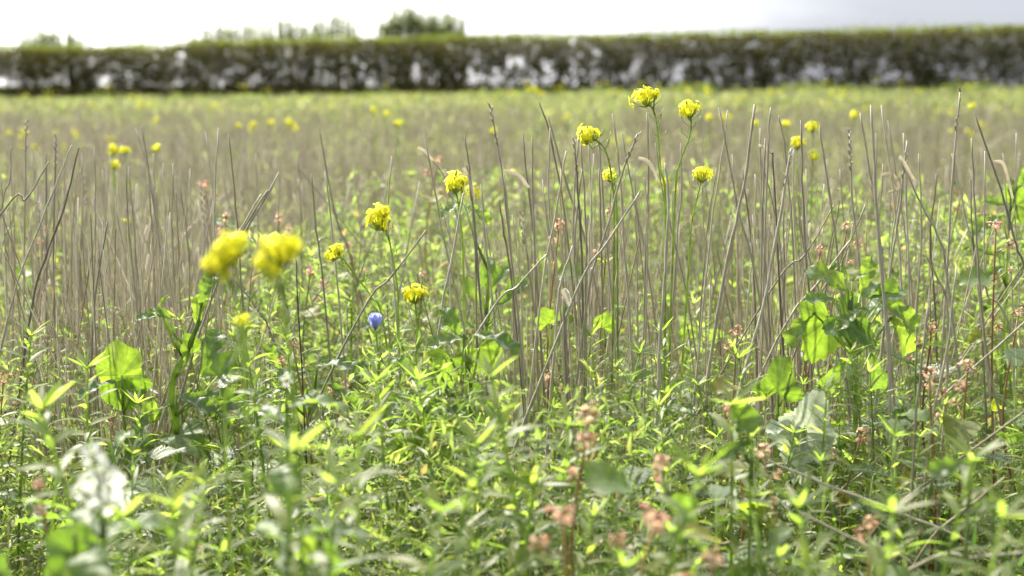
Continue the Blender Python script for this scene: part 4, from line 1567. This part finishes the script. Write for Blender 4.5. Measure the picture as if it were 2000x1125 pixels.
while cnt < 120:
    r_ = random.random()
    Y = random.uniform(1.15, 1.8) if r_ < .28 else random.uniform(1.8, 2.6) if r_ < .6 else random.uniform(2.5, 5.5)
    px = random.uniform(-60, 2060)
    if 1.3 < Y < 2.3 and 960 < px < 1140:
        continue
    if 1.9 < Y < 2.6 and px < 380:
        continue
    x = at(px, 600, Y).x
    k = random.randrange(len(PB))
    o = PB[k] if k not in used else copy_tree(PB[k])
    used.add(k)
    s = random.uniform(.85, 1.15)
    o.location = (x, Y, gz(x, Y) - .01)
    o.scale = (s, s, s)
    o.rotation_euler = (random.gauss(0, .08), random.gauss(0, .08), random.uniform(0, 6.28))
    tw = tilt_word(o.rotation_euler[1])
    if Y < 1.8:
        tag(o, 'broad leaved plant ' + tw + ' in the front growth, ' + zone(px), 'leafy plant', 'leafy plants in the low front growth, ' + tw + ' ' + zone(px))
    elif Y < 2.6:
        tag(o, 'broad leaved plant ' + tw + ' at the sharp stalks, ' + zone(px), 'leafy plant', 'leafy plants at the foot of the stalks, ' + tw + ' ' + zone(px))
    else:
        tag(o, 'broad leaved plant ' + tw + ' blurred in the stubble, ' + zone(px), 'leafy plant', 'leafy plants in the stubble behind, ' + tw + ' ' + zone(px))
    cnt += 1


# ------------------------------------------------------------------ buckwheat
def cluster_mesh(seed, n=16, R0=.009):
    st = random.getstate()
    random.seed(seed)
    mb = MB()
    for i in range(n):
        d = Vector((random.gauss(0, 1), random.gauss(0, 1), random.gauss(.3, 1))).normalized()
        c = d * R0 * random.uniform(.4, 1)
        if random.random() < .55:
            petal_flower(mb, c, d, random.uniform(.0028, .0042), 0, 5, .8, .6)
        else:
            mb.tube([c, c + d * .0025, c + d * .0055], [.0006, .0021, .0003], 4, 0)
        mb.tube([Vector((0, 0, -.008)), c], [.0004, .0004], 3, 1, cap=False)
    random.setstate(st)
    return mb.mesh('flower_cluster', [M['pink'], M['redstem']])


CM = [cluster_mesh(21), cluster_mesh(22, 20, .011), cluster_mesh(23, 12, .007)]


def buckwheat_at(base, H, seed, head_off=Vector((0, 0, 0)), s=1.0, nleaf=4):
    rd = random.Random(seed)
    root = empty('buckwheat_plant', base)
    top = head_off + Vector((0, 0, H))
    side = Vector((rd.uniform(-.035, .035), rd.uniform(-.03, .03), 0))
    path = smooth_path([Vector((0, 0, 0)), top * .35 + side, top * .7 - side * .7, top], 5)
    mb = MB()
    mb.tube(path, [.0024 - .0012 * k / (len(path) - 1) for k in range(len(path))], 6)
    n = len(path)
    cl_ = [(top, s * 1.05)]
    for k in range(1 if s < .85 else 2):
        p = path[n - 2 - k]
        q = rd.uniform(0, 6.28)
        e = p + Vector((math.cos(q) * .022, math.sin(q) * .022, .012 + .004 * k))
        mb.tube([p, (p + e) / 2, e], [.0008, .0007, .0006], 4)
        cl_.append((e, s * rd.uniform(.5, .85)))
    ls = []
    for k in range(nleaf):
        t = .93 - .14 * k
        p = path[int(t * (n - 1))]
        q = rd.uniform(0, 6.28)
        d = Vector((math.cos(q), math.sin(q), rd.uniform(-.2, .4)))
        e = p + d.normalized() * (.006 + .012 * k)
        mb.tube([p, e], [.0009, .0007], 4)
        ls.append((k, e, d))
    mb.build('stem', M['redstem'], root)
    for i, (e, sc) in enumerate(cl_):
        c = link('flower_cluster', CM[i % 3], root)
        c.location = e
        c.scale = (sc,) * 3
        c.rotation_euler = (rd.uniform(0, 3), rd.uniform(0, 3), 0)
    for k, e, d in ls:
        place_leaf(LH[k % 3], root, e, d, Vector((rd.gauss(0, .3), -.5, 1)), rd.uniform(.7, 1.1) * s)
    return root


bw = [(1150, 808, 1.22, 'buckwheat with a blurred pink head over a yellow green leaf by the thick stalk', 1.15),
      (1100, 1005, 1.0, 'blurred near buckwheat with pinkish flowers over a yellow leaf', 1.0),
      (1280, 1015, 1.0, 'blurred near buckwheat with a rosy head right of the broken stalk', 1.1),
      (1290, 905, 1.2, 'blurred buckwheat pair of tan heads beside the lone pale stalk', .9),
      (1700, 1020, 1.2, 'blurred buckwheat with a pale pink tip at the bottom right', .8),
      (1395, 1090, 1.0, 'blurred pinkish buckwheat head cut by the bottom edge', .9),
      (1490, 880, 1.4, 'buckwheat with pale flowers left of the whitish leaf', .95),
      (1683, 848, 1.7, 'buckwheat with a sharp bright pink flower cluster', .95),
      (1593, 822, 1.75, 'buckwheat with orange brown seeds in front of the whitish leaf', .9),
      (1815, 728, 1.6, 'buckwheat with yellowish seeds beside the crossing stalks', .9),
      (1890, 715, 1.6, 'buckwheat with a tangle of tan flowers under the right stalks', 1.0),
      (1815, 752, 1.65, 'buckwheat with orange pink seeds just below the yellowish one', .7),
      (1440, 645, 1.7, 'buckwheat with a small dark pink head on a red stem', .8),
      (1425, 795, 1.5, 'buckwheat with dull pink buds over a blurred oval leaf', .8),
      (215, 822, 1.8, 'buckwheat with orange brown seeds under the round bright leaf', 1.0),
      (572, 675, 1.75, 'buckwheat with a small orange pink head near the dark bare stem', .75),
      (1945, 440, 2.0, 'buckwheat with brown seeds high beside the right edge stalk', .9),
      (1655, 440, 2.2, 'buckwheat with an orange pink head behind the right stand', .9),
      (1602, 487, 2.1, 'buckwheat with a small pinkish head below the slanting stalk', .8),
      (1092, 440, 2.15, 'buckwheat with brown and white seeds inside the centre stand', 1.1),
      (1190, 415, 2.2, 'buckwheat with orange tints between crossing centre stalks', .9),
      (855, 312, 3.0, 'soft reddish buckwheat head left of the oblong yellow flower', 1.0),
      (400, 360, 3.0, 'soft pale pinkish buckwheat head behind the left clump', 1.1),
      (440, 425, 2.5, 'soft tan buckwheat head behind the slanting bundle', 1.0),
      (545, 425, 2.8, 'soft red buckwheat heads right of the slanting bundle', 1.1),
      (605, 530, 2.3, 'soft pinkish buckwheat heads below the hanging yellow flower', .9),
      (825, 535, 2.1, 'small pinkish buckwheat head above the lowest yellow flower', .6),
      (1070, 735, 1.9, 'whitish pink buckwheat head above the dark gap', .8),
      (75, 945, 1.2, 'soft buckwheat with a dark red stem at the lower left', .6),
      (680, 480, 2.6, 'faint pinkish buckwheat head left of the ragged mustard head', .9),
      (1990, 610, 1.9, 'buckwheat with tan seeds cut by the right edge', .8),
      (1820, 640, 1.9, 'buckwheat with yellow leaves behind the bleached arching stem', .9)]
for i, (a, b, Y, lab, s) in enumerate(bw):
    p = at(a, b, Y)
    z0 = gz(p.x, Y)
    off_ = Vector((random.uniform(-.04, .04), random.uniform(-.02, .02), 0))
    r_ = buckwheat_at(Vector((p.x - off_.x, Y - off_.y, z0)), p.z - z0, 900 + i, off_, s)
    tag(r_, lab, 'buckwheat plant')
PW = []
for i in range(4):
    r_ = buckwheat_at(Vector((0, 0, 0)), .42 + .03 * i, 950 + i, Vector((.02, .01, 0)), .85)
    r_['bh'] = .42 + .03 * i
    PW.append(r_)
used = set()
for i in range(18):
    Y = random.uniform(1.2, 4.8)
    px = random.uniform(500, 2050) if random.random() < .75 else random.uniform(-20, 500)
    x = at(px, 600, Y).x
    k = i % 4
    o = PW[k] if k not in used else copy_tree(PW[k])
    used.add(k)
    s = random.uniform(.8, 1.12)
    o.location = (x, Y, gz(x, Y))
    o.scale = (s, s, s)
    o.rotation_euler = (random.gauss(0, .1), random.gauss(0, .1), random.uniform(0, 6.28))
    tag(o, ('tall' if o['bh'] * s > .45 else 'low') + ' red stemmed buckwheat ' + tilt_word(o.rotation_euler[1]) + ', ' + zone(px), 'buckwheat plant', 'scattered buckwheat plants, ' + zone(px))


# ------------------------------------------------------------------ feathery plants
def frond_mesh(seed, L=.07):
    rd = random.Random(seed)
    mb = MB()
    pts = [Vector((0, L * t, -.25 * L * t * t)) for t in [k / 8 for k in range(9)]]
    mb.tube(pts, [.0009 - .0006 * k / 8 for k in range(9)], 4, 1)
    for k in range(1, 17):
        t = k / 17
        p = Vector((0, L * t, -.25 * L * t * t))
        for s_ in (-1, 1):
            ll = L * .34 * math.sin(math.pi * (t * .85 + .12)) * rd.uniform(.8, 1.1)
            d = Vector((s_, .55, .25)).normalized()
            mb.blade(p, d, Vector((0, 0, 1)), ll, ll * .16, .4, 2, 0, wp=lambda q: (.5, 1, .1)[int(round(q * 2))])
            for j in (.4, .65):
                pj = p + d * ll * j
                for s2 in (-1, 1):
                    d2 = (d + Vector((0, s2 * .8, .1))).normalized()
                    mb.blade(pj, d2, Vector((0, 0, 1)), ll * .35, ll * .10, .2, 1, 0, wp=lambda q: (.9, .15)[int(round(q))])
    return mb.mesh('frond', [M['fern'], M['stem']])


FR = [frond_mesh(1), frond_mesh(2, .055)]
ferns = [(1650, 745, 1.85, 'feathery leaved plant below the large lobed leaves'), (1270, 870, 1.7, 'feathery plant right of the thick stalk, leaflets shining white'),
         (1750, 860, 1.6, 'feathery plant behind the lower right fallen stalks'), (1985, 720, 1.75, 'feathery plant at the right edge'),
         (1230, 960, 1.45, 'low feathery plant between the broken stalk and the star tip'), (930, 960, 1.6, 'low feathery plant left of the star tip'),
         (430, 760, 1.85, 'feathery tuft behind the tall flax stem'), (1790, 640, 1.9, 'feathery plant between the lobed leaves and the bleached stem'),
         (1010, 830, 2.1, 'dark feathery plant at the back of the dark gap'), (1400, 980, 1.35, 'low feathery tuft left of the fallen stalks'),
         (300, 900, 1.65, 'low feathery tuft under the forked radish stem')]
for (a, b, Y, lab) in ferns:
    p = at(a, b, Y)
    z0 = gz(p.x, Y)
    root = empty('feathery_plant', Vector((p.x, Y, z0)))
    tag(root, lab, 'feathery plant')
    H = p.z - z0
    mb = MB()
    mb.tube([Vector((0, 0, 0)), Vector((.005, 0, H * .5)), Vector((0, 0, H))], [.003, .0022, .0014], 6)
    mb.build('stem', M['stem'], root)
    for k in range(12):
        q = k * 2.4
        place_leaf(FR[k % 2], root, Vector((0, 0, H * (.45 + .55 * k / 11))), Vector((math.cos(q), math.sin(q), random.uniform(.1, .9))), Vector((0, 0, 1)), random.uniform(.8, 1.25), 'frond')


# ------------------------------------------------------------------ white radish flowers, blue flax flower, grass
def white_flower(root, c, face, s, npet=4):
    mb = MB()
    face = face.normalized()
    mb.tube([c - face * .006, c, c + face * .003], [.0012, .0018, .0006], 6)
    f = mb.build('flower', M['bud'], root)
    a = face.orthogonal().normalized()
    a.rotate(Matrix.Rotation(random.uniform(0, 1.5), 3, face))
    b = face.cross(a)
    for k in range(npet):
        q = 2 * math.pi * k / npet + random.uniform(-.15, .15)
        e = a * math.cos(q) + b * math.sin(q)
        pm = MB()
        pm.blade(c, e + face * .25, face, .0115 * s, .0080 * s, .5, 5, 0, wp=lambda t: (.16, .3, .8, 1.0, .95, .45)[int(round(t * 5))], fold=-.12)
        pm.build('petal', M['white'], f)


def radish(px, py, Y, label, spots, stem):
    top = at(px, py, Y)
    W = [top] + [at(a, b, Y) for a, b in stem]
    base = Vector((W[-1].x, Y, gz(W[-1].x, Y)))
    W.append(base)
    root = empty('radish_plant', base)
    tag(root, label, 'radish plant')
    path = [p - base for p in smooth_path(W, 6)]
    mb = MB()
    mb.tube(path, [.0011 + .002 * i / len(path) for i in range(len(path))], 6)
    fl = []
    for (a, b, s, fx, fy) in spots:
        c = at(a, b, Y + random.uniform(-.01, .01)) - base
        k = path[random.randint(1, 5)]
        mb.tube([k, (k + c) / 2 + Vector((0, 0, -.003)), c], [.0008, .0007, .0008], 5)
        fl.append((c, Vector((fx, -1, fy)), s))
    mb.build('stem', M['stem'], root)
    for c, f_, s in fl:
        white_flower(root, c, f_, s)
    for k in range(4):
        place_leaf(LB[k % 4], root, path[10 + k], Vector((math.cos(k * 2.4), math.sin(k * 2.4), .5)), Vector((0, 0, 1)), .7)


radish(190, 925, 1.0, 'blurred near radish plant with a cluster of white four petalled flowers',
       [(180, 888, .85, .1, .6), (203, 922, .95, .3, .8), (188, 952, 1.25, -.1, .2), (213, 950, 1.15, .5, .1), (208, 985, 1.0, .3, -.5), (168, 965, .9, -.4, .1)],
       [(196, 990), (200, 1060), (205, 1120)])
radish(560, 745, 1.3, 'small blurred white blossom on a thin stem in front of the silvery leaves', [(560, 742, .6, 0, .4)], [(560, 800), (562, 900)])
radish(565, 1085, 1.0, 'white blossom blurred at the bottom edge', [(563, 1080, .7, 0, .5), (555, 1098, .6, -.3, .1)], [(566, 1120), (570, 1150)])

# blue flower: five petals closed to a cup
p = at(733, 630, 1.85)
z0 = gz(p.x, 1.85)
root = empty('flax_plant', Vector((p.x, 1.85, z0)))
tag(root, 'flax plant with the only pale blue flower', 'flax plant')
hd = Vector((0, 0, p.z - z0))
mb = MB()
mb.tube(smooth_path([hd - Vector((0, 0, .010)), Vector((.004, 0, hd.z - .06)), Vector((.012, 0, hd.z * .5)), Vector((0, 0, 0))], 5), [.0009 + .0001 * i for i in range(16)], 5)
for k in range(5):
    q = 2 * math.pi * k / 5
    mb.blade(hd - Vector((0, 0, .010)), Vector((math.cos(q) * .5, math.sin(q) * .5, 1)), Vector((math.cos(q), math.sin(q), 0)), .008, .003, -.2, 2)
mb.build('stem', M['stem'], root)
for k in range(5):
    q = 2 * math.pi * k / 5 + .3
    pm = MB()
    pm.blade(hd - Vector((0, 0, .009)), Vector((math.cos(q) * .42, math.sin(q) * .42, 1)), Vector((math.cos(q), math.sin(q), 0)) * -1, .022, .019, -.25, 5, 0,
             wp=lambda t: (.2, .55, .9, 1.0, .9, .5)[int(round(t * 5))], fold=.2)
    pm.build('petal', M['blue'], root)
for k in range(26):
    q = k * 2.4
    place_leaf(LF[k % 4], root, Vector((.008, 0, hd.z * (.5 + .44 * k / 26))), Vector((math.cos(q), math.sin(q), .7)), Vector((0, 0, 1)), .024)


def tuft(px, py, Y, label, n, L):
    p = at(px, py, Y)
    z0 = gz(p.x, Y)
    root = empty('grass_tuft', Vector((p.x, Y, z0)))
    tag(root, label, 'grass')
    for k in range(n):
        q = random.uniform(0, 6.28)
        mb = MB()
        mb.blade(Vector((random.uniform(-.01, .01), random.uniform(-.01, .01), 0)), Vector((math.cos(q) * .25, math.sin(q) * .25, 1)), Vector((math.cos(q + .6), math.sin(q + .6), .1)),
                 L * random.uniform(.8, 1.1), .009, random.uniform(.2, .9), 9, 0, wp=lambda t: .35 + .65 * math.sin(math.pi * min(1, .15 + t * .85)) if t < .99 else .05, fold=.35)
        mb.build('blade', M['grass'], root)


tuft(1880, 960, 1.55, 'tuft of broad blue green grass blades near the lower right stalks', 7, .46)
tuft(1800, 960, 1.5, 'smaller grass tuft left of the broad blue green one', 4, .40)
tuft(1180, 860, 1.9, 'grass tuft behind the blurred pink buckwheat head', 5, .42)
tuft(560, 740, 1.9, 'grass tuft behind the hanging yellow mustard', 4, .44)

# white fluffy seed scrap caught on a stalk
p = at(1103, 580, 1.7)
mb = MB()
for k in range(5):
    mb.blade(Vector((random.uniform(-.001, .001), 0, .010)), Vector((.35 + random.uniform(-.15, .15), random.uniform(-.3, .3), -1)), Vector((0, -1, .2)), .022, .006, .3, 4, 0,
             wp=lambda t: (.4, 1, 1, .8, .3)[int(round(t * 4))])
o = mb.build('dried_bract', M['white'])
o.location = p
tag(o, 'white papery scrap caught on top of the thick stalk by the yellow leaves', 'bract')

# bindweed like bright leaves behind the white scrap
brassica(None, 1.95, 'pair of bright yellow green leaves on reddish stalks at the foot of the centre stand', [(1075, 640), (1080, 700)],
         [(1070, 632, 110, .52, 4, .8, .2, 0), (1088, 628, 60, .7, 3, 1.0, 0, 0)], .0018)
brassica(None, 1.97, 'round yellow green leaf right of the white papery scrap', [(1180, 650), (1182, 720)], [(1178, 640, 75, .5, 4, .8, .2, 0)], .0016)
brassica(None, 2.0, 'single yellowing pointed leaf left of the thickest stalk', [(1640, 560), (1645, 640)], [(1645, 512, 215, .9, 3, .9, 0, 0), (1648, 512, 200, .7, 3, .4, .2, 0)], .0014)
brassica(None, 1.15, 'near plant holding one big blurred oval leaf across the right stalks', [(1895, 905), (1890, 1000), (1885, 1100)],
         [(1900, 903, 185, .62, 1, .55, .15, 0), (1890, 1000, 30, .5, 1, .4, .2, 0)], .0018)
brassica(None, 1.1, 'near plant with a rounded pale leaf low right of the middle', [(1330, 990), (1335, 1080), (1340, 1140)],
         [(1320, 1000, 30, .42, 4, .8, 0, 0), (1340, 1050, 330, .4, 1, .4, .2, 0)], .0016)
brassica(None, 1.3, 'blurred plant with dull green oval leaves left of the whitish leaf', [(1460, 820), (1460, 900), (1465, 1000)],
         [(1440, 820, 10, .5, 4, .6, 0, 0), (1470, 860, 200, .6, 1, .5, .2, 0)], .0016)
